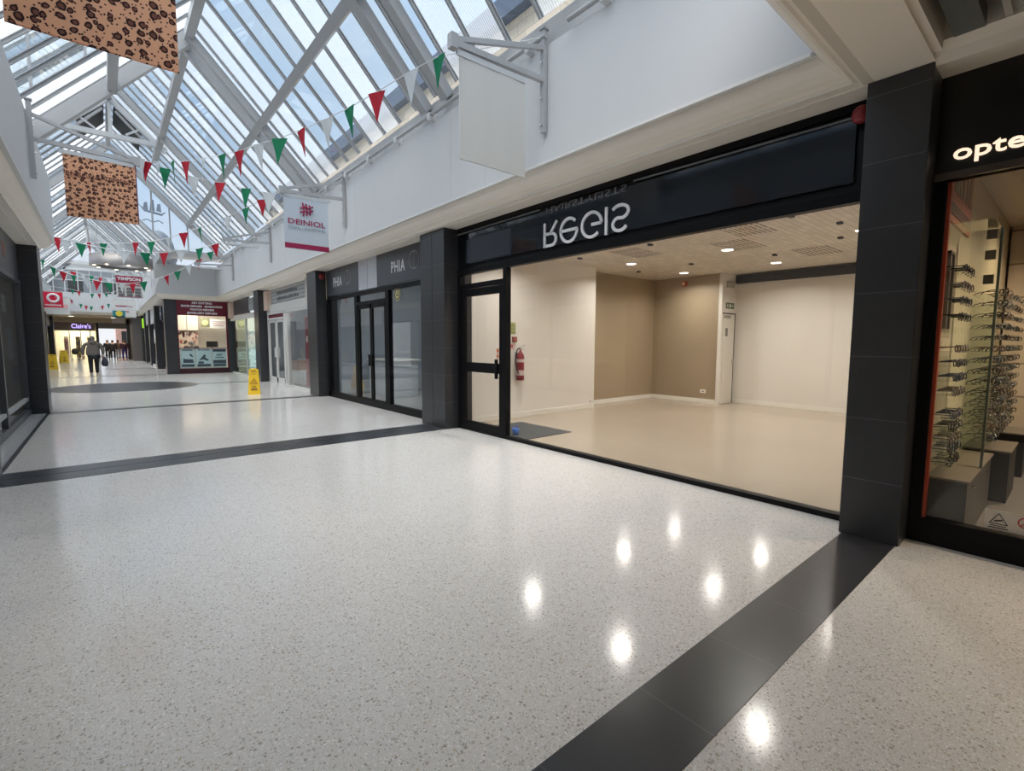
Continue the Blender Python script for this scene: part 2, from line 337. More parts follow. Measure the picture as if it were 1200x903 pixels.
cprof = [(-.5, 3.42), (-.11, 3.42), (-.105, 3.427), (-.02, 3.427), (0, 3.42), (.0, 3.455), (.02, 3.465), (.06, 3.48), (.11, 3.52), (.15, 3.57), (.17, 3.62), (.17, 3.625), (-.5, 3.625)]
lprof = [(-.3, 3.626), (.225, 3.626), (.225, 3.655), (-.3, 3.655)]
wprof = [(-.12, 3.655), (.21, 3.655), (.21, 4.96), (-.12, 4.96)]
LEDGE = pm('white_ledge', (.70, .70, .69), .4)
for i in range(nl):
    if names[i] == 'near': continue
    n_trim[0] += 1; seg(i, cprof, 'trim_%d' % n_trim[0], CREAM)
    n_trim[0] += 1; seg(i, lprof, 'trim_%d' % n_trim[0], LEDGE)
    seg(i, wprof, 'wall_'+names[i], WHITE)
i = nl-1; n_trim[0] += 1; seg(i, [(max(d, -.45), z) for d, z in cprof], 'trim_%d' % n_trim[0], CREAM); seg(i, wprof, 'wall_near', WHITE)
# panel joints on the long right wall are thin grooves: one shallow strip each
jm = MB()
for y in (5.5, 6.35, 10.0, 12.2, 15.2, 18.3, 21.4, 24.5): jm.box(4.1295, 4.131, y, y+.008, 3.66, 4.95)
n_trim[0] += 1; struct('trim_%d' % n_trim[0], jm, pm('joint', (.5, .5, .5), .7))
# ceiling over the camera: down-stand beam, recess, cornice above the optician
CEILC = pm('near_ceiling', (.62, .57, .49), .6)
struct('ceiling', B(-1.3, 4.9, .80, 1.20, 3.425, 3.9), CEILC)
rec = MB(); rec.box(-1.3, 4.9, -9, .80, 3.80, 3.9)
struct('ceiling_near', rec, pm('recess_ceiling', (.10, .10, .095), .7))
n_trim[0] += 1
tp = MB()
tp.prism([(4.44, .79, 3.39), (4.40, .79, 3.45), (4.34, .79, 3.50), (4.34, .79, 3.8), (4.8, .79, 3.8), (4.8, .79, 3.39)], (0, -8, 0))
struct('trim_%d' % n_trim[0], tp, CREAM)
n_trim[0] += 1
struct('trim_%d' % n_trim[0], B(-1.3, 4.34, .745, .80, 3.44, 3.8), CREAM)
# left side of the near ceiling
n_trim[0] += 1
struct('trim_%d' % n_trim[0], B(-1.3, -.8, -8, .80, 3.42, 3.8), CREAM)
g = thing('ceiling_panel', 'dull grey ribbed ceiling panel in the recess above the optician, upper right corner', 'ceiling panel', (3, 0, 3.6))
rb = MB().box(1.0, 4.33, -.9, .42, 3.52, 3.54)
for k in range(40): rb.box(1.0, 4.33, -.88+k*.032, -.872+k*.032, 3.512, 3.52)
rb.build('ribbed_sheet', pm('ribbed_panel', (.30, .30, .27), .6), g)
MB().box(1.0, 4.33, .42, .455, 3.50, 3.56).build('edge_strip', pm('edge_strip', (.45, .42, .37), .5), g)
solo('ceiling_channel', B(1.0, 4.33, .54, .69, 3.49, 3.60), pm('channel', (.12, .125, .115), .5), 'grey metal ceiling channel beside the black slot, upper right', 'channel')
# enclosure behind the camera
struct('wall_back', B(-14, 16, -9.2, -9, 0, 3.9), WHITE)

# ================================================================== glazed roof
K = 1.052
def slope(name, y0, y1, xe, xr, sgn, pitch, skip=(), glassy=True, mains=(), ze=5.3):
    """one glazed slope: eave at xe, ridge at xr; sgn=-1 right-hand slope"""
    rt = sroot(name, (xe, y0, ze)); zr = ze+K*abs(xr-xe); nrm = Vector((-(zr-ze)*(1 if xr > xe else -1), 0, abs(xr-xe))).normalized()
    if nrm.z < 0: nrm = -nrm
    n = int(round((y1-y0)/pitch)); ys = [y0+(y1-y0)*k/n for k in range(n+1)]
    cl = MB(); ri = MB()
    for k in range(n):
        m = ri if (k % 5 in (1, 2) or (k % 7 == 4)) and y0+k*pitch > 2 else cl
        p = [Vector((xe, ys[k]+.02, ze)), Vector((xr, ys[k]+.02, zr)), Vector((xr, ys[k+1]-.02, zr)), Vector((xe, ys[k+1]-.02, ze))]
        p = [q+nrm*.10 for q in p]; m.prism(p, nrm*.012)
    cl.build('clear_glass', RGLASS, rt)
    ri.build('ribbed_glass', RIB, rt)
    for k in range(n+1):
        y = ys[k]; b = MB()
        p = Vector((xe, y, ze))+nrm*.06; q = Vector((xr, y, zr))+nrm*.06
        b.bar(p+nrm*.03, q+nrm*.03, .035, .055, nrm); b.bar(p+nrm*.05, q+nrm*.05, .075, .012, nrm)
        b.build('glazing_bar', STEEL, rt)
    return rt
slope('window_1', 1.45, 12.9, 4.13, 1.665, -1, .604)
slope('window_2', 1.45, 12.5, -.80, 1.665, 1, .604)
slope('window_3', 12.9, 25.1, 4.13, .47, -1, .604)
slope('window_4', 12.9, 25.1, -3.19, .47, 1, .604)
slope('window_5', 25.3, 46.8, 2.30, -.5, -1, .9)
slope('window_6', 25.3, 46.8, -3.30, -.5, 1, .9)
# vertical gable glazing where the roofs step
gz = sroot('window_7', (0, 25.2, 5.3))
MB().prism([(.47, 25.2, 9.15), (4.13, 25.2, 5.3), (2.3, 25.2, 5.3), (-.5, 25.2, 8.25), (-.4, 25.2, 8.24)], (0, .012, 0)).build('clear_glass', RGLASS, gz)
MB().prism([(.47, 25.2, 9.15), (-.5, 25.2, 8.25), (-3.3, 25.2, 5.3)], (0, .012, 0)).build('clear_glass', RGLASS, gz)
for x in (1.75, 2.34, 2.95): MB().bar((x, 25.2, 5.25+K*(2.3-x) if x < 2.3 else 5.3), (x, 25.2, 9.15-K*(x-.47)), .05, .06).build('glazing_bar', STEEL, gz)
MB().bar((.47, 25.2, 9.15), (4.13, 25.2, 5.3), .12, .10, (0, 1, 0)).build('gable_rafter', WSTEEL, gz)
MB().bar((-.5, 25.2, 8.25), (2.3, 25.2, 5.3), .12, .12, (0, 1, 0)).build('gable_rafter', WSTEEL, gz)
MB().bar((.47, 25.2, 9.15), (-3.2, 25.2, 5.3), .12, .12, (0, 1, 0)).build('gable_rafter', WSTEEL, gz)
gz = sroot('window_8', (0, 12.9, 5.3))
MB().prism([(.47, 12.9, 9.15), (1.66, 12.9, 7.9), (-.8, 12.9, 5.3), (-3.19, 12.9, 5.3)], (0, .012, 0)).build('clear_glass', RGLASS, gz)
for x in (-1.5, -.8, 0, .8): MB().bar((x, 12.9, max(5.3, 5.3+K*(x+.8))), (x, 12.9, 9.15-K*abs(x-.47)), .05, .06).build('glazing_bar', STEEL, gz)
# flat lids beside the corridor roof and over the left block
struct('ceiling_lid', B(2.25, 4.6, 25.25, 27.4, 5.32, 5.4), WHITE)
struct('ceiling_shelf', B(-3.6, -.85, 14.2, 14.7, 4.97, 5.05), WHITE)
# eave gutters
def eave(x0, x1, y0, y1, label):
    solo('eave_gutter', MB().box(x0, x1, y0, y1, 4.965, 5.30, bev=.01), pm('gutter', (.42, .43, .44), .5), label, 'gutter')
eave(4.20, 4.45, 1.45, 25.1, 'long grey gutter beam along the top of the right white wall')
eave(-1.10, -.86, 1.45, 14.4, 'grey gutter beam along the top of the near left white wall')
eave(-3.48, -3.26, 14.6, 25.1, 'grey gutter beam on the left of the wide crossing')
eave(1.9, 2.32, 25.35, 46.7, 'grey gutter beam along the right of the far corridor')
eave(-3.3, -2.7, 25.35, 46.7, 'grey gutter beam along the left of the far corridor')
# pipe along the wall head
pr = thing('wall_head_pipe', 'pale grey pipe running along the head of the right white wall', 'pipe', (4.06, 10, 5.03))
MB().tube([(4.07, 1.6, 5.03), (4.07, 3.9, 5.03)], .028, 10).build('pipe', STEEL, pr)
MB().tube([(4.07, 4.25, 5.03), (4.07, 25.0, 5.03)], .028, 10).build('pipe', STEEL, pr)
for k in range(20): B(4.03, 4.16, 2.2+k*1.15, 2.28+k*1.15, 4.955, 5.06, bev=.005).build('pipe_clip', WSTEEL, pr)
# primary steel
def steel(name, label, segs, cat='beam', w=.16, h=.2, group=None, up=(0, 0, 1), mat=STEEL):
    m = MB()
    for p, q in segs: m.bar(p, q, w, h, up)
    return solo(name, m, mat, label, cat, group)
steel('roof_purlin', 'long grey purlin running up the middle of the right roof slope', [((2.97, 1.6, 6.42), (2.97, 25.1, 6.42))], w=.15, h=.13, up=(1, 0, 1.0))
steel('ridge_beam', 'grey ridge beam of the near glass roof', [((1.665, 1.6, 7.83), (1.665, 21.5, 7.83))], w=.16, h=.18)
steel('roof_purlin', 'short grey purlin of the left roof slope ending in mid-air by the first truss', [((.36, 1.6, 6.42), (.36, 12.6, 6.42))], w=.15, h=.2)
steel('ridge_beam', 'pale ridge beam of the tall crossing roof', [((.47, 12.9, 9.02), (.47, 25.1, 9.02))], w=.14, h=.16)
steel('ridge_beam', 'pale ridge beam of the far corridor roof', [((-.5, 25.3, 8.12), (-.5, 46.7, 8.12))], w=.14, h=.16)
steel('roof_purlin', 'grey purlin on the left slope of the far crossing roof', [((-1.4, 13.0, 7.1), (-1.4, 25.0, 7.1))], w=.13, h=.13)
for y, lb in ((6.48, 'nearest'), (7.09, 'second'), (12.45, 'third'), (13.0, 'fourth'), (18.9, 'fifth'), (24.9, 'farthest')):
    xr = 1.665 if y < 12.9 else .47
    steel('main_rafter', '%s thick grey rafter of the right glass slope' % lb, [((4.16, y, 5.20), (xr, y, 5.22+K*(4.13-xr)))], w=.17, h=.16, up=(1, 0, 1), group=None)
for y, lb in ((6.6, 'near'), (12.55, 'far, closing the near roof')):
    steel('main_rafter', 'thick grey rafter of the left glass slope, %s' % lb, [((-.84, y, 5.22), (1.665, y, 5.24+K*2.465))], w=.17, h=.24, up=(-1, 0, 1))
for y, lb in ((18.95, 'middle'), (25.0, 'far end')):
    steel('main_rafter', 'thick rafter of the left slope over the crossing, %s' % lb, [((-3.2, y, 5.22), (.47, y, 9.05))], w=.17, h=.2, up=(-1, 0, 1))
tr = thing('roof_truss', 'pale steel truss with king post under the dark vent high in the roof', 'truss', (.47, 20, 7.9))
MB().bar((-1.05, 20, 7.88), (1.9, 20, 7.88), .14, .14).build('tie_beam', WSTEEL, tr)
MB().bar((.47, 20, 7.8), (.47, 20, 9.1), .09, .09).build('king_post', WSTEEL, tr)
MB().bar((-.85, 20, 7.75), (.47, 20, 9.0), .14, .12, (0, 1, 0)).build('rafter', WSTEEL, tr)
MB().bar((1.85, 20, 7.70), (.47, 20, 9.0), .14, .12, (0, 1, 0)).build('rafter', WSTEEL, tr)
MB().bar((.1, 20, 8.0), (-.35, 20, 8.32), .05, .05).build('strut', WSTEEL, tr)
MB().bar((.84, 20, 8.0), (1.3, 20, 8.32), .05, .05).build('strut', WSTEEL, tr)
vt = thing('roof_vent', 'black louvred smoke vent panels either side of the high ridge', 'vent', (.47, 20.6, 8.6))
for sg in (-1, 1):
    p = [Vector((.47+sg*.12, 20.5, 9.0)), Vector((.47+sg*.80, 20.5, 8.29)), Vector((.47+sg*.80, 22.3, 8.29)), Vector((.47+sg*.12, 22.3, 9.0))]
    MB().prism(p, (0, 0, -.03)).build('vent_panel', pm('vent_black', (.025, .027, .03), .7), vt)
    MB().bar((.47+sg*.16, 20.45, 8.8), (.47+sg*1.04, 20.45, 7.88), .06, .10, (0, 1, 0)).build('vent_frame', STEEL, vt)
tr = thing('roof_truss', 'slim white truss with hanging post far along the corridor roof', 'truss', (-.5, 36.9, 7))
MB().bar((-3.1, 36.9, 5.4), (-.5, 36.9, 8.0), .12, .14, (0, 1, 0)).build('rafter', WSTEEL, tr)
MB().bar((2.1, 36.9, 5.4), (-.5, 36.9, 8.0), .12, .14, (0, 1, 0)).build('rafter', WSTEEL, tr)
MB().bar((-.5, 36.9, 6.9), (-.5, 36.9, 8.0), .06, .06).build('hanging_post', WSTEEL, tr)
MB().bar((-1.5, 36.9, 6.9), (.5, 36.9, 6.9), .06, .06).build('tie_beam', WSTEEL, tr)
tr = thing('roof_truss', 'pale steel truss across the near end of the corridor roof', 'truss', (-.5, 30.8, 7))
MB().bar((-3.1, 30.8, 5.4), (-.5, 30.8, 8.0), .16, .16, (0, 1, 0)).build('rafter', STEEL, tr)
MB().bar((2.1, 30.8, 5.4), (-.5, 30.8, 8.0), .16, .16, (0, 1, 0)).build('rafter', STEEL, tr)
# far gable: glazed screen above the far white wall
gs = sroot('window_9', (0, 46.9, 4.96))
MB().prism([(-3.3, 46.9, 5.0), (2.3, 46.9, 5.0), (.95, 46.9, 6.6), (-1.95, 46.9, 6.6)], (0, .012, 0)).build('clear_glass', RGLASS, gs)
for x in (-2.6, -2.0, -1.3, -.65, 0, .65, 1.3, 1.9):
    zt = min(6.6, 5.0+(x+3.3)*1.18, 5.0+(2.3-x)*1.18); MB().bar((x, 46.9, 5.0), (x, 46.9, zt), .05, .06).build('glazing_bar', WSTEEL, gs)
MB().bar((-3.2, 46.9, 5.85), (2.2, 46.9, 5.85), .04, .05).build('transom', WSTEEL, gs)
MB().bar((-2.1, 46.85, 6.65), (1.1, 46.85, 6.65), .12, .16).build('head_beam', WSTEEL, gs)
MB().bar((-3.3, 46.85, 5.1), (-1.9, 46.85, 6.7), .12, .12, (0, 1, 0)).build('hip_beam', WSTEEL, gs)
MB().bar((2.3, 46.85, 5.1), (.9, 46.85, 6.7), .12, .12, (0, 1, 0)).build('hip_beam', WSTEEL, gs)
struct('wall_gable', MB().prism([(-1.95, 46.95, 6.6), (.95, 46.95, 6.6), (-.5, 46.95, 8.2)], (0, .05, 0)), RIB)

# ================================================================== outside
STONE = blocks('sandstone', (.62, .55, .45), .9, .42, (.38, .33, .27))
sb = thing('stone_building', 'sandstone building with a dark roof edge seen through the glass roof, upper right', 'building', (14, 20, 0))
B(12.5, 20, 12.2, 52, -.2, 13.9).build('wall', STONE, sb)
B(12.1, 20, 12.0, 52.2, 13.7, 14.5).build('roof_edge', pm('slate_roof', (.10, .13, .19), .7), sb)
B(20.5, 30, -4, 60, -.2, 15).build('rear_wing', pm('rear_wing', (.3, .3, .32), .8), sb)
tw = thing('clock_dome', 'grey dome with a sailing ship weathervane on a mast, seen through the gable glass', 'dome', (6, 80, 0))
c0 = (6.1, 80, 0)
MB().lathe(c0, [(0.01, 16.1), (.6, 15.9), (1.15, 15.4), (1.55, 14.6), (1.75, 13.6), (1.8, 12.8), (1.95, 12.7), (1.95, 12.3), (1.8, 12.2), (1.8, 0)], 28).build('dome_body', pm('lead', (.13, .15, .18), .6), tw)
MB().tube([(5.6, 80, 15.6), (5.6, 80, 21.5)], .07, 8).build('mast', pm('vane', (.12, .15, .2), .5), tw)
vn = MB(); vn.tube([(4.4, 80, 19.0), (4.8, 80, 18.5), (6.6, 80, 18.2), (7.0, 80, 18.6)], [.05, .14, .16, .05], 8)
vn.bar((5.6, 80, 17.4), (5.6, 80, 17.4), .1, .1)
for x, h in ((4.9, 19.6), (5.6, 20.0), (6.3, 19.6)): vn.prism([(x-.28, 80, 18.6), (x+.28, 80, 18.5), (x+.2, 80, h), (x-.12, 80, h-.1)], (0, .05, 0))
vn.tube([(3.7, 80, 19.6), (4.5, 80, 18.9)], .05, 6)
vn.tube([(4.5, 80, 17.2), (5.0, 80, 17.4), (5.6, 80, 17.1), (6.2, 80, 17.4), (6.7, 80, 17.1)], .07, 6)
vn.build('ship_vane', pm('vane', (.12, .15, .2), .5), tw)
gbd = thing('grey_building', 'dull grey building behind the far gable glazing', 'building', (0, 66, 0))
B(-14, 1.6, 64, 70, 4.2, 9.0).build('upper_wall', pm('grey_render', (.20, .23, .26), .8, noise=.2, nscale=.6), gbd)
B(-14, -3.8, 60.5, 64, -.2, 9.0).build('side_wing', pm('grey_render', (.20, .23, .26), .8), gbd)
for x in (-10, -7.5, -5, -2.5, 0): MB().box(x, x+1.1, 63.95, 64, 5.6, 7.4).build('window', DARK, gbd)
B(-14, 1.6, 63.8, 70.2, 9.0, 9.3).build('parapet', pm('parapet', (.35, .36, .38), .8), gbd)
bb = thing('brick_building', 'red brick building outside the far bright doorway', 'building', (2, 74, 0))
B(1.0, 3.2, 74, 80, -.1, 9).build('wall', blocks('pale_brick', (.62, .36, .30), .45, .15, (.6, .5, .45), axes='XZ'), bb)
for z in (1.2, 4.2): B(1.5, 2.1, 73.95, 74, z, z+1.5).build('window', DARK, bb)

# ================================================================== piers
def pier(x0, x1, y0, y1, label, z1=3.42):
    t = thing('tiled_pillar', label, 'pillar', ((x0+x1)/2, (y0+y1)/2, 0))
    MB().box(x0, x1, y0, y1, 0, z1, bev=.006).build('tile_cladding', PIER, t)
    return t
pier(4.42, 5.0, .791, 1.173, 'black tiled pillar nearest the camera, between the two right-hand shops')
p = pier(4.43, 5.0, 7.05, 7.85, 'black tiled pillar at the left end of the empty shop front')
B(4.428, 4.432, 7.44, 7.448, 0, 3.42).build('vertical_joint', pm('joint_dark', (.015, .015, .017), .7), p)
pier(4.42, 5.0, 13.5, 14.25, 'dark pillar with a red bell on it, third from the camera on the right')
pier(4.42, 5.0, 19.95, 20.65, 'dark pillar behind the yellow floor sign on the right')
pier(2.10, 2.56, 27.0, 27.6, 'dark pillar at the left edge of the maroon kiosk')
pier(4.60, 4.98, 26.95, 27.4, 'dark pillar at the right edge of the maroon kiosk')
for y, l in ((32.6, 'first'), (37.2, 'second'), (41.6, 'third'), (45.6, 'fourth')):
    pier(2.10, 2.5, y, y+.7, 'dark pillar on the right of the far corridor, %s beyond the kiosk' % l)
pier(-1.35, -.97, 13.82, 14.45, 'big dark tiled pillar at the left edge of the photo')
pier(-1.35, -.97, 7.06, 7.77, 'dark pillar only just in the frame at the left edge')
pier(-1.35, -.97, .79, 1.17, 'dark pillar on the left beside the camera')
for y, l in ((43.6, 'the nearer'), (49.2, 'the farther')):
    pier(-3.3, -2.9, y, y+.7, 'dark pillar left of the far doorway, %s of two' % l)
for y in (20.0,): pier(-3.9, -3.5, y, y+.7, 'dark pillar on the hidden left side of the crossing')

# ================================================================== shop fronts
def front(name, label, X, y0, y1, side, sill=.12, fz=2.66, mull=(), fmat=BLACK, fas=None, fasmat=FASCIA, mw=.07, glass=GLASS, sillmat=None, cat='shop front', gsplit=None):
    """side=+1: shop lies at larger X (right of the mall)"""
    t = thing(name, label, cat, (X, (y0+y1)/2, 0)); s = side
    MB().box(X-.03*s, X+.07*s, y0, y1, 0, sill, bev=.004).build('sill', sillmat or fmat, t)
    MB().box(X-.03*s, X+.07*s, y0, y1, fz, fz+.09, bev=.004).build('head_rail', fmat, t)
    for y in mull: MB().box(X-.03*s, X+.07*s, y-mw/2, y+mw/2, sill, fz, bev=.004).build('mullion', fmat, t)
    for a, b_ in (gsplit or [(y0, y1)]): B(X+.01*s, X+.02*s, a, b_, sill, fz).build('glass_pane', glass, t)
    if fas: MB().box(X-.01*s, X+.05*s, y0, y1, fz+.09, 3.42).build('fascia', fasmat, t)
    return t
# --- the empty salon
X = 4.73
sf = front('empty_shop_front', 'black framed shop front of the empty salon with a wide glass window', X, 1.173, 7.05, 1, sill=.05, fz=2.645, mull=(5.77,), mw=.08, gsplit=[(1.173, 5.73)], fas=True)
MB().box(X-.03, X+.07, 6.97, 7.05, .05, 2.645).build('mullion', BLACK, sf)
MB().box(X-.03, X+.07, 5.80, 6.97, 2.40, 2.48).build('transom', BLACK, sf)
B(X+.01, X+.02, 5.80, 6.97, 2.48, 2.645).build('glass_pane', GLASS, sf)
fp = MB(); fp.box(X-.045, X-.012, 1.3, 6.78, 2.80, 3.30); fp.build('glossy_sign_panel', pm('sign_gloss', (.010, .013, .018), .05, spec=.35), sf)
MB().tube([(X-.06, 7.0, 3.315), (X-.06, 4.97, 3.325)], .010, 8).build('conduit', pm('conduit', (.16, .17, .19), .35), sf)
MB().tube([(X-.06, 3.42, 3.33), (X-.06, 1.25, 3.30)], .010, 8).build('conduit', pm('conduit', (.16, .17, .19), .35), sf)
MB().box(X-.045, X-.01, 1.18, 7.04, 3.35, 3.42).build('top_strip', BLACK, sf)
# fascia lettering: upside-down salon name
def stroke(mb, pts, w, x, ext=.02):
    """flat ribbon of width w through pts (y,z) on the plane x, extruded towards the mall"""
    P = [Vector((a, b)) for a, b in pts]; L = []; R = []
    for i, p in enumerate(P):
        d = (P[min(i+1, len(P)-1)]-P[max(i-1, 0)]).normalized(); n = Vector((-d.y, d.x))*w/2; L.append(p+n); R.append(p-n)
    for i in range(len(P)-1):
        mb.prism([(x, q.x, q.y) for q in (L[i], L[i+1], R[i+1], R[i])], (-ext, 0, 0))
def arc(cy, cz, ry, rz, a0, a1, n=22): # angle 0 = towards the reader's right (-y)
    return [(cy-ry*math.cos(math.radians(a0+(a1-a0)*k/n)), cz+rz*math.sin(math.radians(a0+(a1-a0)*k/n))) for k in range(n+1)]
lx = X-.05; w = .036
L1 = MB()
def FL(pts): return [(y, 5.915-z) for y, z in pts]      # mirror top to bottom about z = 2.9575
T, Bz = 3.12, 2.795
stroke(L1, FL([(4.86, Bz), (4.86, T)]), w, lx)
stroke(L1, FL([(4.86, T-.018), (4.73, T-.018)]+arc(4.73, T-.018-.078, .085, .078, 90, -90)+[(4.86, T-.174)]), w, lx)
stroke(L1, FL([(4.75, T-.174), (4.63, Bz)]), w, lx)
L1.build('letter_r', LETTER, sf)
L2 = MB(); stroke(L2, FL(arc(4.41, (T+Bz)/2, .145, .148, 0, 318)), w, lx); stroke(L2, FL([(4.555, (T+Bz)/2), (4.265, (T+Bz)/2)]), w, lx); L2.build('letter_e', LETTER, sf)
L3 = MB(); stroke(L3, FL(arc(4.03, (T+Bz)/2, .155, .148, 48, 360)), w, lx); stroke(L3, FL([(4.03, (T+Bz)/2), (3.875, (T+Bz)/2)]), w, lx); L3.build('letter_g', LETTER, sf)
L4 = MB(); stroke(L4, FL([(3.80, Bz), (3.80, T)]), w, lx); L4.build('letter_i', LETTER, sf)
L5 = MB(); stroke(L5, FL(arc(3.60, T-.095, .10, .077, 25, 250)+arc(3.60, Bz+.095, .12, .077, 70, -150)), w, lx); L5.build('letter_s', LETTER, sf)
m = MB(); put_text(m, 'HAIRSTYLISTS', .115, (X-.052, 4.19, 3.325), '-X', flip=-1, fit=1.33, ext=.004)
m.build('small_lettering', pm('dim_letter', (.16, .16, .17), .4), sf)
# patches of old film on the fascia
B(X-.048, X-.046, 5.60, 6.76, 2.82, 3.20).build('pale_film', pm('film', (.030, .036, .048), .2, spec=.3), sf)
# door of the salon
dr = thing('salon_door', 'black framed glass door of the empty salon with a wide middle rail', 'door', (X, 6.4, 0))
for a, b_ in ((6.85, 6.95), (5.82, 5.91)): MB().box(X-.02, X+.03, a, b_, .04, 2.39, bev=.004).build('stile', BLACK, dr)
MB().box(X-.02, X+.03, 5.91, 6.85, 2.27, 2.39).build('top_rail', BLACK, dr)
MB().box(X-.02, X+.03, 5.91, 6.85, 1.01, 1.17, bev=.004).build('middle_rail', BLACK, dr)
MB().box(X-.02, X+.03, 5.91, 6.85, .04, .17).build('bottom_rail', BLACK, dr)
B(X, X+.008, 5.91, 6.85, .17, 2.27).build('glass_pane', GLASS, dr)
MB().box(X-.06, X-.02, 5.93, 5.98, .93, 1.24, bev=.008).build('pull_handle', BLACK, dr)
st = MB().box(X-.004, X-.001, 5.93, 6.0, 1.24, 1.42).build('sticker', pm('sticker', (.75, .55, .45), .5), dr)
m = MB(); m.box(X-.006, X-.004, 5.94, 5.99, 1.35, 1.40); m.box(X-.006, X-.004, 5.94, 5.99, 1.27, 1.31); m.build('sticker_print', pm('orange', (.7, .18, .04), .5), st)
# alarm bell by the first pillar
def bell(c, r, label, axis):
    t = thing('alarm_bell', label, 'alarm bell', c); m = MB()
    prof = [(.001, .055), (r*.5, .052), (r*.85, .035), (r, .0), (r*.98, -.01), (r*.3, -.012)]
    m2 = MB(); m2.lathe((0, 0, 0), prof, 24)
    for v in m2.v:
        x, y, z = v; v.x, v.y, v.z = (-z, x, y) if axis == '-X' else (x, -z, y)
        v += Vector(c)
    m2.build('gong', RED, t)
    B(c[0]-.02, c[0]+.1 if axis == '-X' else c[0]+.02, c[1]-.03, c[1]+.03 if axis == '-X' else c[1]+.06, c[2]-.03, c[2]+.03).build('mount', DARK, t); return t
bell((4.62, 1.25, 3.29), .07, 'dark red round alarm bell tucked beside the nearest black pillar', '-X')
bell((4.58, 13.47, 3.27), .08, 'small red alarm bell high on the third dark pillar on the right', '-Y')

# ---- salon interior
SAL = pm('salon_wall', (.74, .70, .64), .5, noise=.05, nscale=1.3); TAU = pm('taupe_wall', (.345, .265, .175), .45, noise=.10, nscale=1.2)
struct('wall_salon_left', B(4.80, 8.62, 7.28, 7.9, 0, 3.3), SAL)
struct('wall_salon_taupe', B(8.60, 11.5, 7.66, 7.9, 0, 3.3), TAU)
struct('wall_salon_alcove', B(11.5, 11.7, 5.76, 7.9, 0, 3.3), TAU)
struct('wall_salon_door', B(11.44, 12.3, 5.72, 5.80, 0, 3.3), SAL)
struct('wall_salon_back', B(12.15, 12.35, 1.0, 5.8, 0, 3.3), SAL)
struct('wall_party', B(4.9, 12.3, .74, .98, 0, 3.42), SAL)
struct('floor_salon', B(4.78, 12.3, .98, 7.8, 0, .012), pm('vinyl', (.40, .325, .25), .2, noise=.06, nscale=1.0))
CT = blocks('metal_tiles', (.66, .60, .52), .3, .10, (.42, .37, .31), axes='XY', rough=.45, bw=.006)
struct('ceiling_salon', B(4.80, 12.3, .98, 7.9, 3.2, 3.3), CT)
SK = pm('skirting', (.80, .77, .70), .4)
struct('baseboard_left', B(4.8, 8.62, 7.262, 7.28, .012, .11).box(8.602, 8.618, 7.28, 7.66, .012, .11), SK)
struct('baseboard_taupe', B(8.62, 11.5, 7.642, 7.66, .012, .11).box(11.482, 11.5, 5.78, 7.65, .012, .11), SK)
struct('baseboard_back', B(12.132, 12.15, 1.0, 5.70, .012, .11), SK)
# downlights
dls = [(5.83, 6.3), (8.70, 6.38), (10.75, 6.35), (5.85, 4.3), (8.72, 4.3), (10.85, 4.3), (5.85, 2.25), (8.72, 2.25), (10.85, 2.25)]
LAMPM = pm('lamp_glow', (1.0, .90, .76), .5, emit=11)
def downlight(x, y, z, label, r=.10, power=60, group=None, mat=LAMPM, col=(1, .80, .58)):
    t = thing('recessed_downlight', label, 'ceiling light', (x, y, z), group)
    MB().lathe((x, y, z), [(r+.02, 0), (r+.02, -.008), (r, -.012), (r-.005, 0)], 24).build('trim_ring', pm('ring', (.8, .78, .74), .4), t)
    MB().cyl((x, y, z-.009), r-.006, .004, 24).build('diffuser', mat, t)
    if power:
        l = bpy.data.lights.new('downlight_lamp', 'AREA'); l.shape = 'DISK'; l.size = 2*r; l.energy = power; l.color = col; l.spread = math.radians(150)
        o = bpy.data.objects.new('downlight_lamp', l); o.location = (0, 0, -.02); C.objects.link(o); o.parent = t
    return t
rowl = ['left column', 'middle column', 'right column']
for k, (x, y) in enumerate(dls):
    downlight(x, y, 3.2, 'round downlight in the salon ceiling, %s row from the far wall, %s' % (['first', 'second', 'third'][k//3], ['nearest the window', 'middle of the room', 'deepest in the room'][k % 3]), power=24, col=(1, .95, .89))
# ceiling vents: groups of slots
k = 0
for (x, y, n, lb) in ((7.3, 5.3, 8, 'by the left lights'), (8.0, 3.7, 8, 'left of two before the middle light'), (9.6, 3.0, 8, 'near the back wall'), (6.9, 3.1, 8, 'large one nearest the window'), (9.2, 1.9, 7, 'by the right pillar')):
    m = MB()
    for q in range(n):
        for w_ in range(3): m.box(x+w_*.33, x+w_*.33+.27, y+q*.075, y+q*.075+.028, 3.195, 3.1995)
    solo('ceiling_vent', m, pm('slot', (.30, .26, .21), .8), 'slotted air grille in the salon ceiling, %s' % lb, 'ceiling vent')
sl = [(6.4, 5.4), (7.3, 6.6), (9.6, 5.5), (7.2, 4.9), (9.7, 6.9), (7.0, 2.6), (7.9, 2.3), (9.0, 2.6), (9.8, 3.9)]
slw = ['by the cream wall', 'left of the second row, near the taupe wall', 'between the two middle lights', 'between the first pair of lights', 'nearest the taupe corner', 'close to the window, by the big grille', 'between two grilles', 'before the white back wall', 'right of the last light']
for (x, y), lb in zip(sl, slw): solo('ceiling_socket', B(x, x+.09, y, y+.06, 3.17, 3.1995), DARK, 'small dark fitting in the salon ceiling, %s' % lb, 'ceiling fitting', 'small dark ceiling fittings of the salon')
# dark bulkhead slot over the back wall
solo('bulkhead_slot', B(12.02, 12.148, 1.0, 5.68, 2.98, 3.16), pm('slot_dark', (.035, .032, .03), .8), 'long dark open slot above the white back wall of the salon', 'bulkhead')
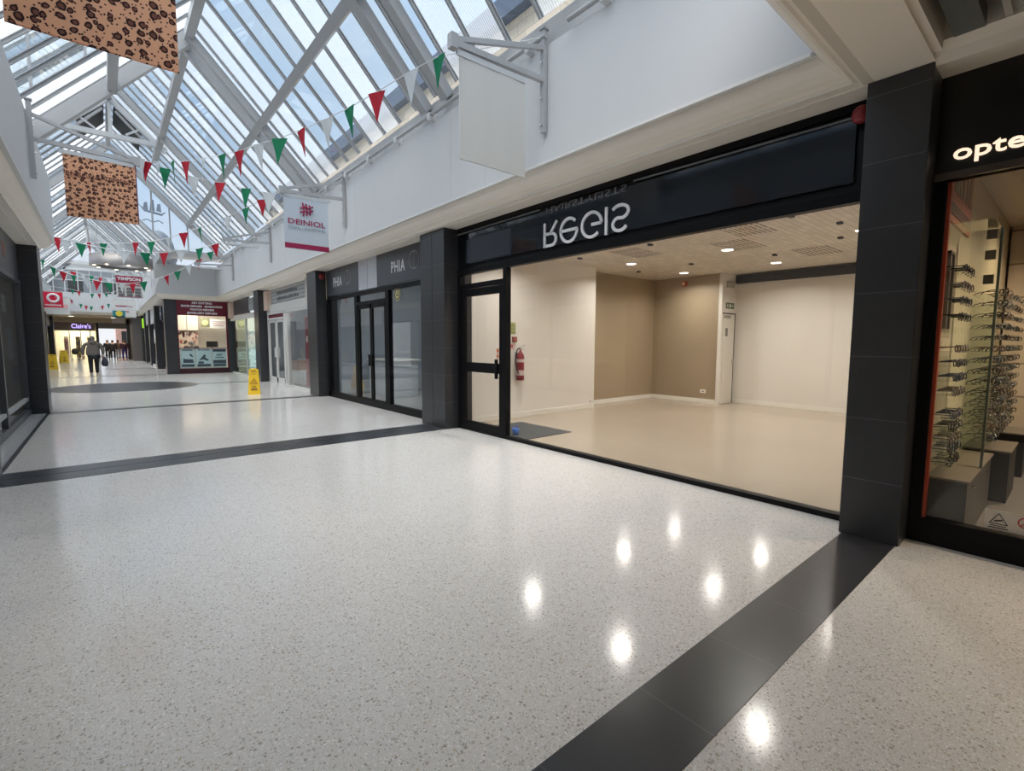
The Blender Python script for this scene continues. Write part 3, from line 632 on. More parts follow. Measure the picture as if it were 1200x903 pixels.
# alarm beacon, exit sign, door
bc = thing('fire_alarm_sounder', 'small red alarm sounder under the second downlight on the taupe wall', 'alarm', (11.47, 6.95, 3.05))
MB().tube([(11.5, 6.75, 3.03), (11.42, 6.75, 3.03)], [.075, .06], 20).build('body', pm('sounder_red', (.45, .06, .03), .4), bc)
MB().tube([(11.42, 6.75, 3.03), (11.40, 6.75, 3.03)], [.045, .02], 16).build('centre', pm('sounder_white', (.7, .5, .4), .4), bc)
es = thing('exit_sign', 'small green fire exit sign above the narrow salon door', 'sign', (11.85, 5.71, 2.44))
B(11.64, 12.04, 5.705, 5.72, 2.36, 2.50).build('board', pm('exit_green', (.05, .09, .045), .4), es)
m = MB(); m.box(11.68, 11.72, 5.702, 5.705, 2.39, 2.47); m.box(11.78, 11.88, 5.702, 5.705, 2.39, 2.47); m.prism([(11.94, 5.702, 2.39), (12.0, 5.702, 2.43), (11.94, 5.702, 2.47)], (0, .003, 0)); m.build('pictogram', pm('exit_white', (.6, .62, .5), .4), es)
d1 = sroot('door_1', (11.85, 5.72, 0))
B(11.50, 12.06, 5.69, 5.72, .02, 2.22).build('door_leaf', pm('door_white', (.68, .64, .57), .4), d1)
B(12.06, 12.10, 5.69, 5.72, .02, 2.24).build('door_gap', DARK, d1); B(11.50, 12.10, 5.69, 5.72, 2.22, 2.25).build('door_gap', DARK, d1)
B(11.53, 11.80, 5.66, 5.69, 2.12, 2.19, bev=.004).build('door_closer', pm('closer', (.30, .28, .25), .4), d1)
B(11.98, 12.03, 5.65, 5.69, 1.0, 1.12).build('door_handle', CHROME, d1)
B(11.60, 11.72, 5.685, 5.69, 1.68, 1.88).build('door_plate', pm('plate_d', (.15, .14, .12), .4), d1)
solo('junction_box', B(11.62, 11.95, 5.66, 5.72, 2.86, 3.0, bev=.004), pm('jbox', (.33, .30, .25), .5), 'grey junction box near the ceiling above the exit sign', 'junction box')
# fire extinguisher
ex = thing('fire_extinguisher', 'red fire extinguisher hung on the cream salon wall', 'fire extinguisher', (6.27, 7.2, .78))
cx, cy = 6.27, 7.19
MB().lathe((cx, cy, .76), [(.001, 0), (.07, .0), (.078, .02), (.078, .46), (.07, .50), (.045, .54), (.025, .56), (.022, .60), (.001, .60)], 24).build('cylinder', RED, ex)
MB().lathe((cx, cy, .76), [(.0795, .10), (.0795, .20)], 24).build('label_band', pm('lab', (.62, .5, .47), .5), ex)
MB().lathe((cx, cy, .76), [(.0795, .36), (.0795, .42)], 24).build('label_band', pm('lab', (.62, .5, .47), .5), ex)
m = MB(); m.tube([(cx, cy, 1.36), (cx, cy, 1.40)], .016, 10); m.bar((cx-.05, cy, 1.40), (cx+.10, cy, 1.45), .02, .012); m.bar((cx-.02, cy, 1.38), (cx+.10, cy, 1.37), .02, .012); m.build('valve_levers', CHROME, ex)
MB().tube([(cx-.02, cy, 1.39), (cx-.08, cy-.01, 1.38), (cx-.125, cy-.01, 1.30), (cx-.135, cy-.01, 1.15), (cx-.12, cy-.01, 1.02), (cx-.09, cy-.02, .94), (cx-.07, cy-.04, .90)], .012, 8).build('hose', DARK, ex)
B(cx-.03, cx+.03, cy+.07, 7.28, 1.2, 1.3).build('bracket', DARK, ex)
cp = thing('fire_call_point', 'small dark red fire call point above the extinguisher', 'call point', (6.18, 7.26, 1.58))
MB().box(6.125, 6.225, 7.235, 7.28, 1.52, 1.62, bev=.006).build('box', pm('callred', (.25, .03, .03), .4), cp); B(6.145, 6.205, 7.232, 7.235, 1.54, 1.60).build('window', pm('call_w', (.35, .12, .1), .3), cp)
sg = thing('safety_notice', 'small yellow green safety notice above the red call point', 'notice', (6.13, 7.27, 1.78))
B(6.045, 6.215, 7.272, 7.28, 1.67, 1.90).build('board', pm('notice', (.42, .40, .16), .5), sg)
m = MB()
for q in range(4): m.box(6.06, 6.20, 7.269, 7.272, 1.69+q*.045, 1.71+q*.045)
m.prism([(6.10, 7.269, 1.86), (6.13, 7.269, 1.89), (6.16, 7.269, 1.86)], (0, .003, 0)); m.build('print', pm('notice_p', (.15, .2, .08), .5), sg)
sg = thing('wall_notice', 'pink and white paper notice beside the extinguisher valve', 'notice', (6.1, 7.27, 1.44))
B(6.08, 6.22, 7.274, 7.28, 1.36, 1.51).build('paper', pm('pink_paper', (.72, .58, .55), .6), sg); B(6.09, 6.15, 7.271, 7.274, 1.40, 1.47).build('print', pm('pinkred', (.5, .1, .1), .5), sg)
solo('door_mat', B(4.86, 5.9, 5.45, 6.75, .012, .022), pm('mat', (.05, .05, .05), .9, noise=.3, nscale=60), 'dark grey entrance mat on the salon floor', 'mat')
bt = thing('blue_tub', 'small bright blue tub on the mat just inside the salon door', 'tub', (5.35, 6.0, .02))
MB().lathe((4.98, 5.82, .022), [(.001, 0), (.05, 0), (.058, .11), (.05, .11), (.045, .01)], 20).build('tub', pm('blue', (.01, .12, .55), .35), bt)
MB().tube([(4.93, 5.82, .10), (4.94, 5.82, .16), (4.98, 5.82, .18), (5.02, 5.82, .16), (5.03, 5.82, .10)], .004, 6).build('handle', pm('blue', (.01, .12, .55), .35), bt)
def socket(x, y, z, ax, label):
    t = thing('wall_socket', label, 'socket', (x, y, z))
    if ax == 'X': MB().box(x-.012, x, y-.075, y+.075, z-.045, z+.045, bev=.004).build('plate', SK, t); B(x-.014, x-.012, y-.04, y+.04, z-.012, z+.012).build('slots', pm('sslot', (.3, .28, .25), .5), t)
    else: MB().box(x-.045, x+.045, y-.012, y, z-.045, z+.045, bev=.004).build('plate', SK, t); B(x-.02, x+.02, y-.014, y-.012, z-.01, z+.01).build('slots', pm('sslot', (.3, .28, .25), .5), t)
socket(11.5, 6.15, .30, 'X', 'white double socket low on the taupe wall'); socket(8.50, 7.28, .17, 'Y', 'small white socket at the corner of the cream wall')
mk = MB()
for y, z, a, c in ((2.9, .86, .2, .012), (3.1, .9, .06, .05), (2.6, .98, .05, .04), (2.5, .82, .03, .06), (2.55, 2.1, .02, .06)): mk.box(12.147, 12.1495, y, y+a, z, z+c)
solo('wall_scuffs', mk, pm('scuff', (.40, .34, .28), .8), 'small brown scuff marks on the white back wall of the salon', 'scuff marks')

# ================================================================== optician
XO = 4.70
of = thing('optician_shop_front', 'black optician shop front with glowing letters at the right edge', 'shop front', (XO, -1, 0))
MB().box(XO-.03, XO+.07, -4, .79, 0, .19).build('plinth', BLACK, of)
MB().box(XO-.02, XO+.05, -4, .79, 2.67, 3.42).build('fascia', pm('opt_fascia', (.004, .004, .005), .35), of)
MB().box(XO-.05, XO+.06, -4, .79, 2.67, 2.72).build('head_rail', pm('bronze', (.09, .07, .06), .3, .3), of)
MB().box(XO-.03, XO+.07, .715, .79, .19, 2.67).build('mullion', BLACK, of)
MB().box(XO+.0, XO+.045, .695, .715, .19, 2.66).build('red_edge_strip', pm('orange_red', (.40, .055, .02), .4), of)
B(XO+.02, XO+.028, -4, .70, .19, 2.67).build('glass_pane', GLASS, of)
m = MB(); put_text(m, 'optexpress', .150, (XO-.03, .702, 2.80), '-X', align='LEFT', bold=.001, sx=1.30, ext=.01)
m.build('glowing_lettering', pm('letter_glow', (1.0, .78, .58), .5, emit=1.0), of)
OW = pm('optician_wall', (.66, .56, .40), .5, noise=.05)
struct('wall_optician', B(4.78, 12, .725, .745, .012, 3.1), OW)
struct('wall_optician_back', B(12, 12.2, -8.9, .74, 0, 3.42), OW)
struct('floor_optician', B(4.77, 12, -8.9, .725, 0, .012), pm('carpet_grey', (.11, .10, .095), .5, noise=.15, nscale=30))
struct('ceiling_optician', B(4.8, 12, -8.9, .74, 3.0, 3.1), pm('opt_ceiling', (.6, .52, .42), .6))
PAT = blocks('patterned_paper', (.56, .50, .34), .16, .12, (.64, .57, .41), axes='XZ', rough=.6, bw=.035)
solo('patterned_back_panel', B(4.8, 6.2, .718, .724, .5, 1.72), PAT, 'cream patterned paper panel behind the spectacle shelves', 'panel')
cb = thing('display_cabinet', 'low bronze display cabinet under the spectacle shelves', 'cabinet', (5.5, .6, 0))
MB().box(4.78, 6.2, .485, .717, .012, .485).build('body', pm('bronze_lam', (.05, .042, .035), .4, spec=.3), cb)
MB().box(4.765, 6.22, .472, .717, .485, .50).build('top', pm('bronze_top', (.17, .14, .11), .4), cb)
for x in (5.0, 5.7): MB().tube([(x, .485, .42), (x, .46, .42)], .009, 8).build('lock', CHROME, cb)
# glass shelves with spectacles
FR = [pm('frame_black', (.02, .018, .018), .25), pm('frame_brown', (.10, .05, .03), .3), pm('frame_silver', (.22, .21, .20), .3, .7), pm('frame_blue', (.02, .035, .07), .3)]
def specs_mesh():
    m = MB()
    for s in (-1, 1):
        pts = [(s*.034+.027*math.cos(a)*1.0, 0, .02*math.sin(a)) for a in [2*PI*k/14 for k in range(15)]]
        m.tube(pts, .0032, 6, cap=False)
        m.tube([(s*.061, 0, .008), (s*.067, .006, .010), (s*.068, .09, .008), (s*.066, .125, -.004), (s*.064, .14, -.02)], .0028, 6)
    m.tube([(-.008, 0, .006), (0, -.002, .011), (.008, 0, .006)], .003, 6)
    return m
base = {}
def specs(x, y, z, mi, rot, label, group, sc=1.0):
    if mi not in base:
        o = specs_mesh().build('spectacles', FR[mi]); base[mi] = o; first = True
    else:
        o = base[mi].copy(); C.objects.link(o)
    o.location = (x, y, z); o.rotation_euler = (0, 0, rot); o.scale = (sc, sc, sc)
    o['label'] = label; o['category'] = 'spectacles'; o['group'] = group
    return o
SHELFM = glassmat('shelf_glass', (.93, .955, .93))
rows = [2.06, 1.94, 1.83, 1.71, 1.47, 1.36, 1.25, 1.14, .96, .87, .78, .70, .60]
ordn = ['topmost', 'second', 'third', 'fourth', 'fifth', 'sixth', 'seventh', 'eighth', 'ninth', 'tenth', 'eleventh', 'twelfth', 'lowest']
for i, z in enumerate(rows):
    t = thing('glass_shelf', '%s little glass shelf of the near spectacle display' % ordn[i], 'shelf', (5.0, .66, z))
    B(4.83, 5.36, .60, .717, z-.025, z-.021).build('glass_plate', SHELFM, t)
    MB().tube([(4.83, .598, z-.023), (5.36, .598, z-.023)], .002, 6).build('front_edge', pm('edge_dark', (.08, .09, .07), .3), t)
    for q in range(4):
        specs(4.90+q*.125, .615, z, (0, 0, 1, 0, 3, 2)[(i*5+q*3) % 6] if i != 6 else 3, .25+.1*random.random(), '%s folded spectacles on the %s shelf of the near display' % (('first', 'second', 'third', 'innermost')[q], ordn[i]), 'spectacles on the %s shelf' % ordn[i], 1.3)
dv = thing('glass_divider', 'tall clear glass divider standing on the cabinet beside the spectacles', 'glass divider', (5.4, .6, .5))
B(5.40, 5.408, .48, .717, .50, 2.41).build('side_sheet', SHELFM, dv); B(4.95, 5.408, .48, .717, 2.405, 2.413).build('top_sheet', SHELFM, dv)
B(5.385, 5.42, .470, .486, .50, 2.41).build('edge_strip', pm('divider_edge', (.13, .16, .14), .2), dv)
for z in (2.33, 2.17, 1.98): B(5.36, 5.40, .50, .56, z, z+.07).build('bracket', pm('br', (.14, .125, .11), .4), dv)
# second display farther in
ordr = ordn[:12]+['thirteenth', 'bottom']
for i in range(14):
    z = 1.98-i*.105
    t = thing('glass_shelf', '%s long glass shelf of the rear spectacle display' % ordr[i], 'shelf', (6.9, .6, z))
    B(6.25, 8.6, .50, .717, z-.02, z-.015).build('glass_plate', SHELFM, t)
    for q in range(7):
        specs(6.4+q*.32, .52, z+.01, (0, 1, 2, 0, 3, 2, 0)[(i*3+q) % 7], .3+.3*random.random(), '%s spectacles on the %s shelf of the rear display' % (ordn[q] if q else 'first', ordr[i]), 'rear display spectacles', 1.35)
for (x0, x1, y0, y1, z, lb) in ((6.4, 7.1, .38, .70, .49, 'nearest'), (7.8, 8.4, .36, .70, .49, 'second'), (10.2, 10.8, .30, .66, .49, 'farthest')):
    t = thing('display_plinth', '%s dark display cube on the optician floor' % lb, 'plinth', (x0, y0, 0))
    B(x0, x1, y0, y1, .012, z).build('body', pm('plinth_dark', (.012, .011, .011), .5, spec=.2), t); MB().box(x0-.01, x1+.01, y0-.01, y1+.01, z, z+.015).build('top', pm('plinth_top', (.13, .11, .09), .4), t)
# poster with letters, frames, wall board
ps = thing('display_poster', 'tilted orange and white poster with tall letters above the spectacles', 'poster', (5.2, .72, 2.6))
B(4.80, 5.75, .708, .722, 2.42, 3.0).build('orange_board', pm('poster_orange', (.62, .22, .13), .5), ps)
B(4.80, 5.75, .702, .708, 2.47, 2.55).build('dark_band', pm('poster_band', (.16, .07, .05), .5), ps)
m = MB()
for q, (x, h) in enumerate(((4.90, .17), (5.0, .2), (5.12, .2), (5.27, .2), (5.42, .22), (5.58, .22))): m.box(x, x+.06, .700, .708, 2.64, 2.64+h)
m.build('poster_letters', pm('poster_letters', (.42, .36, .26), .5), ps)
wf = thing('wall_frame', 'tall narrow bronze frame on the optician wall left of the spectacles', 'frame', (4.95, .72, 1.9))
m = MB()
for a in (4.86, 5.02): m.box(a, a+.02, .69, .717, 1.62, 2.2)
m.box(4.86, 5.04, .69, .717, 2.18, 2.2); m.build('frame', pm('bronze_top', (.17, .14, .11), .4), wf); B(4.88, 5.02, .705, .715, 1.62, 2.18).build('picture', pm('pic', (.30, .25, .2), .5), wf)
vw = thing('wall_column', 'pale square column with tiled panels behind the spectacles', 'column', (8.6, .3, 0))
B(8.9, 9.8, -.05, .70, .012, 3.0).build('body', blocks('cream_panels', (.60, .50, .38), 2.0, .42, (.25, .2, .15), axes='YZ', rough=.6, bw=.012), vw)
# stickers low on the window
wn = thing('window_notice', 'white paper notice with warning symbols low on the optician window', 'notice', (XO, .3, .35))
B(XO+.014, XO+.019, .03, .375, .205, .345).build('paper', pm('notice_white', (.62, .56, .48), .5), wn)
m = MB()
for p, q in (((.35, .25), (.26, .25)), ((.26, .25), (.305, .325)), ((.305, .325), (.35, .25))): m.bar((XO+.013, p[0], p[1]), (XO+.013, q[0], q[1]), .002, .005)
m.tube([(XO+.013, .325, .268), (XO+.013, .285, .28)], .006, 6); m.box(XO+.012, XO+.014, .265, .345, .233, .238); m.box(XO+.012, XO+.014, .255, .355, .218, .224)
m.build('camera_symbol', DARK, wn)
m = MB(); m.tube([(XO+.012, .175+.035*math.cos(a), .29+.035*math.sin(a)) for a in [2*PI*k/20 for k in range(21)]], .004, 6); m.bar((XO+.012, .2, .265), (XO+.012, .15, .315), .002, .006); m.build('prohibition_symbol', pm('proh', (.5, .05, .05), .5), wn)
for x, y, lb in ((5.6, -.6, 'nearest the window'), (7.6, -.2, 'over the plinths'), (9.6, -.9, 'deepest'), (5.6, -2.4, 'outside the frame')):
    downlight(x, y, 3.0, 'warm downlight in the optician ceiling, %s' % lb, power=34, col=(1, .78, .54))
# ================================================================== clothing shop with the PHIA boards
ph = front('phia_shop_front', 'x', 4.73, 7.85, 13.5, 1, sill=.15, fz=2.62, mull=(9.80, 11.5), mw=.16, gsplit=[(7.85, 9.75), (11.55, 13.45)])
ph.name = 'boutique_shop_front'; ph['label'] = 'black framed shop front with two dark PHIA sign boards and double doors'
MB().box(4.70, 4.80, 13.38, 13.5, 0, 3.42).build('end_post', BLACK, ph)
B(4.695, 4.70, 13.44, 13.5, 2.66, 3.42).build('cream_edge', pm('cream_edge', (.62, .52, .30), .5), ph)
MB().box(4.70, 4.80, 9.88, 11.42, 2.38, 2.46).build('transom', BLACK, ph)
B(4.74, 4.75, 9.88, 11.42, 2.46, 2.62).build('glass_pane', GLASS, ph)
for (a, b_, ty) in ((7.86, 10.25, 9.24), (11.30, 13.44, 12.62)):
    sb_ = MB().box(4.69, 4.73, a, b_, 2.73, 3.415); s_o = sb_.build('sign_board', DGREY, ph)
    m = MB(); put_text(m, 'PHIA', .34, (4.688, ty, 2.95), '-X', bold=.002, fit=.60, sp=1.15); m.build('lettering', LETTER, s_o)
    m = MB(); m.tube([(4.686, ty-.70+.19*math.cos(t_), 3.11+.17*math.sin(t_)) for t_ in [2*PI*k/28 for k in range(29)]], .009, 5); m.bar((4.686, ty-.70, 2.94), (4.686, ty-.70, 3.27), .006, .010); m.build('ring_emblem', pm('emblem', (.35, .33, .32), .5), s_o)
MB().box(4.70, 4.73, 10.25, 11.30, 2.73, 3.415).build('blank_board', pm('blank_board', (.50, .52, .57), .5, noise=.1, nscale=5), ph)
B(4.697, 4.70, 10.77, 10.775, 2.73, 3.415).build('board_joint', DARK, ph)
for (a, b_, hx) in ((9.90, 10.64, 10.58), (10.66, 11.40, 10.72)):
    d = sroot('door_%d' % (2 if a < 10 else 3), (4.73, a, 0))
    for q in (a, b_-.06): MB().box(4.71, 4.75, q, q+.06, .02, 2.37).build('stile', BLACK, d)
    B(4.71, 4.75, a, b_, 2.29, 2.37).build('rail', BLACK, d); B(4.71, 4.75, a, b_, .02, .18).build('rail', BLACK, d)
    B(4.73, 4.735, a+.06, b_-.06, .18, 2.29).build('glass_pane', GLASS, d)
    MB().box(4.665, 4.70, hx-.06 if a > 10 else hx-.03, hx+.03 if a > 10 else hx+.06, .95, 1.22, bev=.006).build('pull_plate', BLACK, d)
rs = thing('round_window_sticker', 'round yellow and black sticker high on the boutique window', 'sticker', (4.73, 9.4, 2.5))
MB().tube([(4.728, 9.35, 2.50), (4.724, 9.35, 2.50)], [.13, .13], 28).build('disc', pm('st_y', (.60, .55, .28), .5), rs)
MB().tube([(4.723, 9.35+.10*math.cos(t_), 2.5+.10*math.sin(t_)) for t_ in [2*PI*k/24 for k in range(25)]], .012, 5).build('ring', DARK, rs)
m = MB(); m.box(4.720, 4.724, 9.31, 9.39, 2.47, 2.50); m.box(4.720, 4.724, 9.33, 9.37, 2.52, 2.55); m.build('print', DARK, rs)
GW = pm('boutique_wall', (.36, .38, .42), .6, noise=.05)
struct('wall_boutique_back', B(8.4, 8.5, 7.9, 13.6, 0, 3.2), GW)
struct('wall_boutique_right', B(4.85, 8.5, 7.905, 7.97, 0, 3.2), GW); struct('wall_boutique_left', B(4.85, 8.5, 13.55, 13.65, 0, 3.2), pm('boutique_side', (.42, .47, .53), .6))
struct('floor_boutique', B(4.78, 8.4, 7.9, 13.6, 0, .012), pm('bfloor', (.30, .29, .28), .3)); struct('ceiling_boutique', B(4.8, 8.5, 7.9, 13.6, 3.2, 3.3), pm('bceil', (.5, .5, .48), .6))
ctr = thing('shop_counter', 'pale counter inside the boutique window', 'counter', (6.2, 12.3, 0)); MB().box(5.8, 6.6, 11.9, 13.3, .012, 1.0, bev=.01).build('body', pm('counter', (.55, .58, .62), .5), ctr); MB().box(5.75, 6.65, 11.85, 13.35, 1.0, 1.04).build('top', SK, ctr)
cr_ = thing('clothes_rail', 'bare wire clothes stand inside the boutique', 'clothes rail', (5.8, 9.6, 0))
for y in (9.2, 10.0):
    MB().tube([(5.75, y-.14, .02), (5.75, y-.14, 1.05), (5.75, y-.08, 1.17), (5.75, y+.08, 1.17), (5.75, y+.14, 1.05), (5.75, y+.14, .02)], .012, 6).build('hoop', pm('rail_dark', (.05, .05, .05), .3), cr_)
MB().tube([(5.75, 8.3, .95), (5.75, 10.2, .95)], .012, 6).build('crossbar', pm('rail_dark', (.05, .05, .05), .3), cr_)

# ================================================================== white framed shop
WF = pm('white_frame', (.60, .60, .58), .4)
SIGNW = pm('grey_sign_board', (.42, .43, .43), .5, noise=.06)
s3 = front('white_shop_front', 'white framed shop front with double doors and a worn pale sign board', 4.73, 14.25, 19.95, 1, sill=.05, fz=2.58, mull=(17.35, 17.72, 19.85), fmat=WF, mw=.08, gsplit=[(14.25, 17.3)])
MB().box(4.71, 4.80, 14.25, 19.95, 2.50, 2.86).build('deep_head', WF, s3)
bd = MB(); bd.box(4.74, 4.78, 15.45, 19.4, 2.88, 3.38); bd = bd.build('sign_board', SIGNW, s3)
m = MB()
random.seed(3)
for r_ in range(2):
    y = 18.6
    while y > 16.2:
        w_ = random.choice((.06, .1, .14)); m.box(4.735, 4.74, y-w_, y, 3.16-r_*.2, 3.24-r_*.2+random.random()*.04); y -= w_+.06
m.build('worn_print', pm('worn', (.09, .09, .09), .6), bd)
m = MB()
for z in (2.9, 3.02, 3.14, 3.26, 3.36): m.box(4.73, 4.74, 15.5, 19.35, z, z+.012)
m.build('slat_lines', pm('slatline', (.2, .2, .2), .6), bd)
PEACH = pm('peach_box', (.66, .50, .40), .5)
MB().box(4.60, 4.78, 19.50, 19.92, 2.66, 3.36).build('end_box', PEACH, s3); MB().box(4.68, 4.78, 14.95, 15.25, 2.66, 3.40).build('end_box', pm('cream_end', (.60, .57, .52), .5), s3)
MB().box(4.70, 4.78, 17.76, 19.81, 2.30, 2.37).build('door_head', WF, s3); B(4.735, 4.75, 17.76, 19.81, 2.37, 2.50).build('maroon_strip', MAROON, s3)
for n_, a, b_ in ((4, 17.78, 18.77), (5, 18.80, 19.79)):
    d = sroot('door_%d' % n_, (4.73, a, 0))
    for q in (a, b_-.08): MB().box(4.71, 4.75, q, q+.08, .02, 2.29).build('stile', WF, d)
    B(4.71, 4.75, a, b_, 2.20, 2.29).build('rail', WF, d); B(4.71, 4.75, a, b_, .02, .22).build('rail', WF, d)
    B(4.73, 4.735, a+.08, b_-.08, .2, 2.2).build('glass_pane', GLASS, d)
    MB().box(4.67, 4.71, (b_-.12) if n_ == 4 else a+.02, (b_-.02) if n_ == 4 else a+.12, .95, 1.3, bev=.01).build('pull_plate', WF, d)
struct('wall_white_shop_back', B(8.4, 8.5, 14.3, 20, 0, 3.2), pm('wsb', (.42, .46, .48), .6)); struct('wall_white_shop_left', B(4.85, 8.5, 19.93, 20.1, 0, 3.2), GW); struct('wall_white_shop_right', B(4.85, 8.5, 14.2, 14.32, 0, 3.2), GW)
struct('floor_white_shop', B(4.78, 8.4, 14.3, 19.95, 0, .012), pm('wood_grey', (.22, .19, .17), .35)); struct('ceiling_white_shop', B(4.8, 8.5, 14.3, 20, 3.2, 3.3), pm('bceil', (.5, .5, .48), .6))
rd = thing('red_pillar_display', 'dark red panel inside the white framed shop', 'panel', (5.3, 16.8, 0)); MB().box(5.2, 5.5, 16.7, 17.1, .012, 2.35).build('panel', pm('deepred', (.25, .02, .04), .4), rd); B(5.19, 5.2, 16.82, 16.97, 1.5, 1.7).build('white_card', SK, rd)
cts = thing('wooden_counter', 'low brown and white counter inside the white framed shop', 'counter', (6.3, 17, 0)); MB().box(5.2, 5.9, 17.4, 19.6, .012, .5, bev=.01).build('plinth', pm('cwhite', (.6, .62, .62), .5), cts); MB().box(5.18, 5.92, 17.9, 19.6, .5, .82).build('drawer_unit', pm('brownwood', (.20, .10, .06), .5), cts)

# ================================================================== green glass shop beside the kiosk
s4 = front('corner_shop_front', 'shop front of greenish glass with a dark and pale sign board beside the maroon kiosk', 4.73, 20.65, 26.9, 1, sill=.05, fz=2.50, mull=(23.7,), fmat=WF, mw=.04, glass=GREENGL, sillmat=WF)
MB().box(4.71, 4.80, 20.65, 26.9, 2.58, 2.72).build('deep_head', WF, s4)
MB().box(4.72, 4.78, 23.0, 26.1, 2.74, 3.40).build('dark_board', DGREY, s4); bd = MB().box(4.73, 4.78, 20.9, 23.0, 2.80, 3.34).build('pale_board', SIGNW, s4)
m = MB()
for z in (2.86, 2.98, 3.1, 3.22): m.box(4.725, 4.73, 21, 22.9, z, z+.014); m.box(4.722, 4.73, 21.3+z-2.8, 22.2, z+.03, z+.09)
m.build('worn_print', pm('worn', (.09, .09, .09), .6), bd)
MB().box(4.60, 4.78, 26.15, 26.8, 2.62, 3.36).build('end_box', PEACH, s4)
struct('wall_corner_shop_back', B(8.4, 8.5, 20.6, 27, 0, 3.2), pm('csb', (.50, .50, .46), .6)); struct('floor_corner_shop', B(4.78, 8.4, 20.6, 27, 0, .012), pm('wood_grey', (.22, .19, .17), .35)); struct('ceiling_corner_shop', B(4.8, 8.5, 20.6, 27, 3.2, 3.3), pm('bceil', (.5, .5, .48), .6))
pc = thing('notice_case', 'pale noticeboard case behind the greenish glass', 'display case', (5.4, 23.2, 0)); MB().box(5.3, 5.5, 22.2, 24.2, .012, 1.1, bev=.01).build('case', pm('case', (.55, .6, .6), .5), pc); B(5.29, 5.30, 22.4, 24.0, .75, .95).build('panel', pm('casep', (.3, .38, .38), .5), pc)

# ================================================================== maroon kiosk
kk = thing('shoe_repair_kiosk', 'maroon key cutting and shoe repair kiosk front', 'kiosk', (3.6, 27.1, 0))
fb = MB().box(2.56, 4.60, 27.04, 27.12, 2.72, 3.42).build('fascia', MAROON, kk)
m = MB()
for i_, (tx_, z_, w_) in enumerate((('KEY CUTTING', 3.27, .80), ('SHOE REPAIRS   ENGRAVING', 3.115, 1.66), ('WATCH REPAIRS', 2.96, .98), ('JEWELLERY REPAIRS', 2.80, 1.22))):
    put_text(m, tx_, .115, (3.58, 27.035, z_), '-Y', bold=.006, fit=w_)
m.build('lettering', LETTER, fb)
MB().box(2.56, 2.60, 27.05, 27.12, .1, 2.72).build('frame_post', MAROON, kk); MB().box(4.54, 4.60, 27.05, 27.12, .1, 2.72).build('frame_post', MAROON, kk)
MB().box(2.56, 4.60, 27.03, 27.14, 0, .24).build('plinth', pm('dark_maroon', (.04, .008, .015), .4), kk); B(2.60, 4.54, 27.10, 27.105, .24, 2.72).build('glass_pane', GLASS, kk)
MB().box(2.56, 4.60, 27.04, 27.12, 1.18, 1.205).build('middle_rail', MAROON, kk)
KW = pm('kiosk_wall', (.80, .74, .64), .5)
struct('wall_kiosk_back', B(2.56, 6.0, 29.6, 29.7, 0, 3.3), KW); struct('wall_kiosk_left', B(2.52, 2.56, 27.6, 29.7, 0, 3.3), KW)
struct('ceiling_kiosk', B(2.56, 6, 27.15, 29.7, 3.2, 3.3), pm('kceil', (.8, .75, .65), .5))
la = bpy.data.lights.new('kiosk_lamp', 'AREA'); la.shape = 'RECTANGLE'; la.size = 1.2; la.size_y = .3; la.energy = 45; la.color = (1, .92, .80)
kl = thing('kiosk_strip_light', 'bright strip light under the kiosk ceiling', 'ceiling light', (3.6, 28.3, 3.18)); MB().box(3.0, 4.2, 28.15, 28.45, 3.16, 3.2).build('housing', SK, kl); B(3.02, 4.18, 28.17, 28.43, 3.155, 3.16).build('tube', pm('tube_glow', (1, .9, .75), .5, emit=6), kl)
o = bpy.data.objects.new('kiosk_lamp', la); C.objects.link(o); o.parent = kl; o.location = (0, 0, -.04)
POST = [(2.62, 3.20, 'leftmost of the three', 'SHOE REPAIR'), (3.24, 3.86, 'middle one of the three', 'KEY CUTTING'), (3.90, 4.50, 'rightmost of the three', 'DRY CLEANING')]
for i_, (a, b_, lb, tx_) in enumerate(POST):
    t = thing('window_poster', 'pale blue advertising poster low in the kiosk window, %s' % lb, 'poster', (a, 27.09, .3)); b0 = MB().box(a, b_, 27.085, 27.092, .28, 1.17).build('sheet', pm('poster_blue', (.42, .55, .58), .5), t)
    m = MB(); m.box(a+.04, b_-.04, 27.08, 27.085, .32, .44)
    if i_ == 0:
        m.prism([(a+.1, 27.08, .5), (a+.12, 27.08, .72), (a+.2, 27.08, .68), (a+.5, 27.08, .66), (a+.52, 27.08, .5)], (0, .005, 0)); m.tube([(a+.38, 27.082, .90), (a+.50, 27.082, .78)], [.05, .02], 8)
    elif i_ == 1:
        m.prism([(a+.10, 27.08, .60), (a+.34, 27.08, .90), (a+.40, 27.08, .84), (a+.36, 27.08, .76), (a+.52, 27.08, .62), (a+.46, 27.08, .58), (a+.28, 27.08, .66)], (0, .005, 0)); m.box(a+.08, a+.3, 27.08, 27.085, .46, .56)
    else:
        m.box(a+.03, b_-.03, 27.08, 27.085, 1.02, 1.14); m.box(a+.03, b_-.03, 27.08, 27.085, .46, .62); m.box(a+.12, b_-.12, 27.08, 27.085, .72, .76)
    m.build('print', pm('poster_print', (.04, .06, .08), .5), t)
    m = MB()
    if i_ == 2: put_text(m, 'DRY', .13, ((a+b_)/2, 27.078, .82), '-Y', bold=.005)
    else: put_text(m, tx_, .07, ((a+b_)/2, 27.078, 1.08), '-Y', bold=.002)
    m.build('headline', pm('poster_print', (.04, .06, .08), .5), t)
cs = thing('clock_sign', 'olive sign with a yellow roundel beside a white panel inside the kiosk', 'sign', (3.8, 29.0, 2.4))
MB().tube([(3.9, 28.92, 2.68), (3.9, 28.92, 3.2)], .01, 6).build('hanger', CHROME, cs)
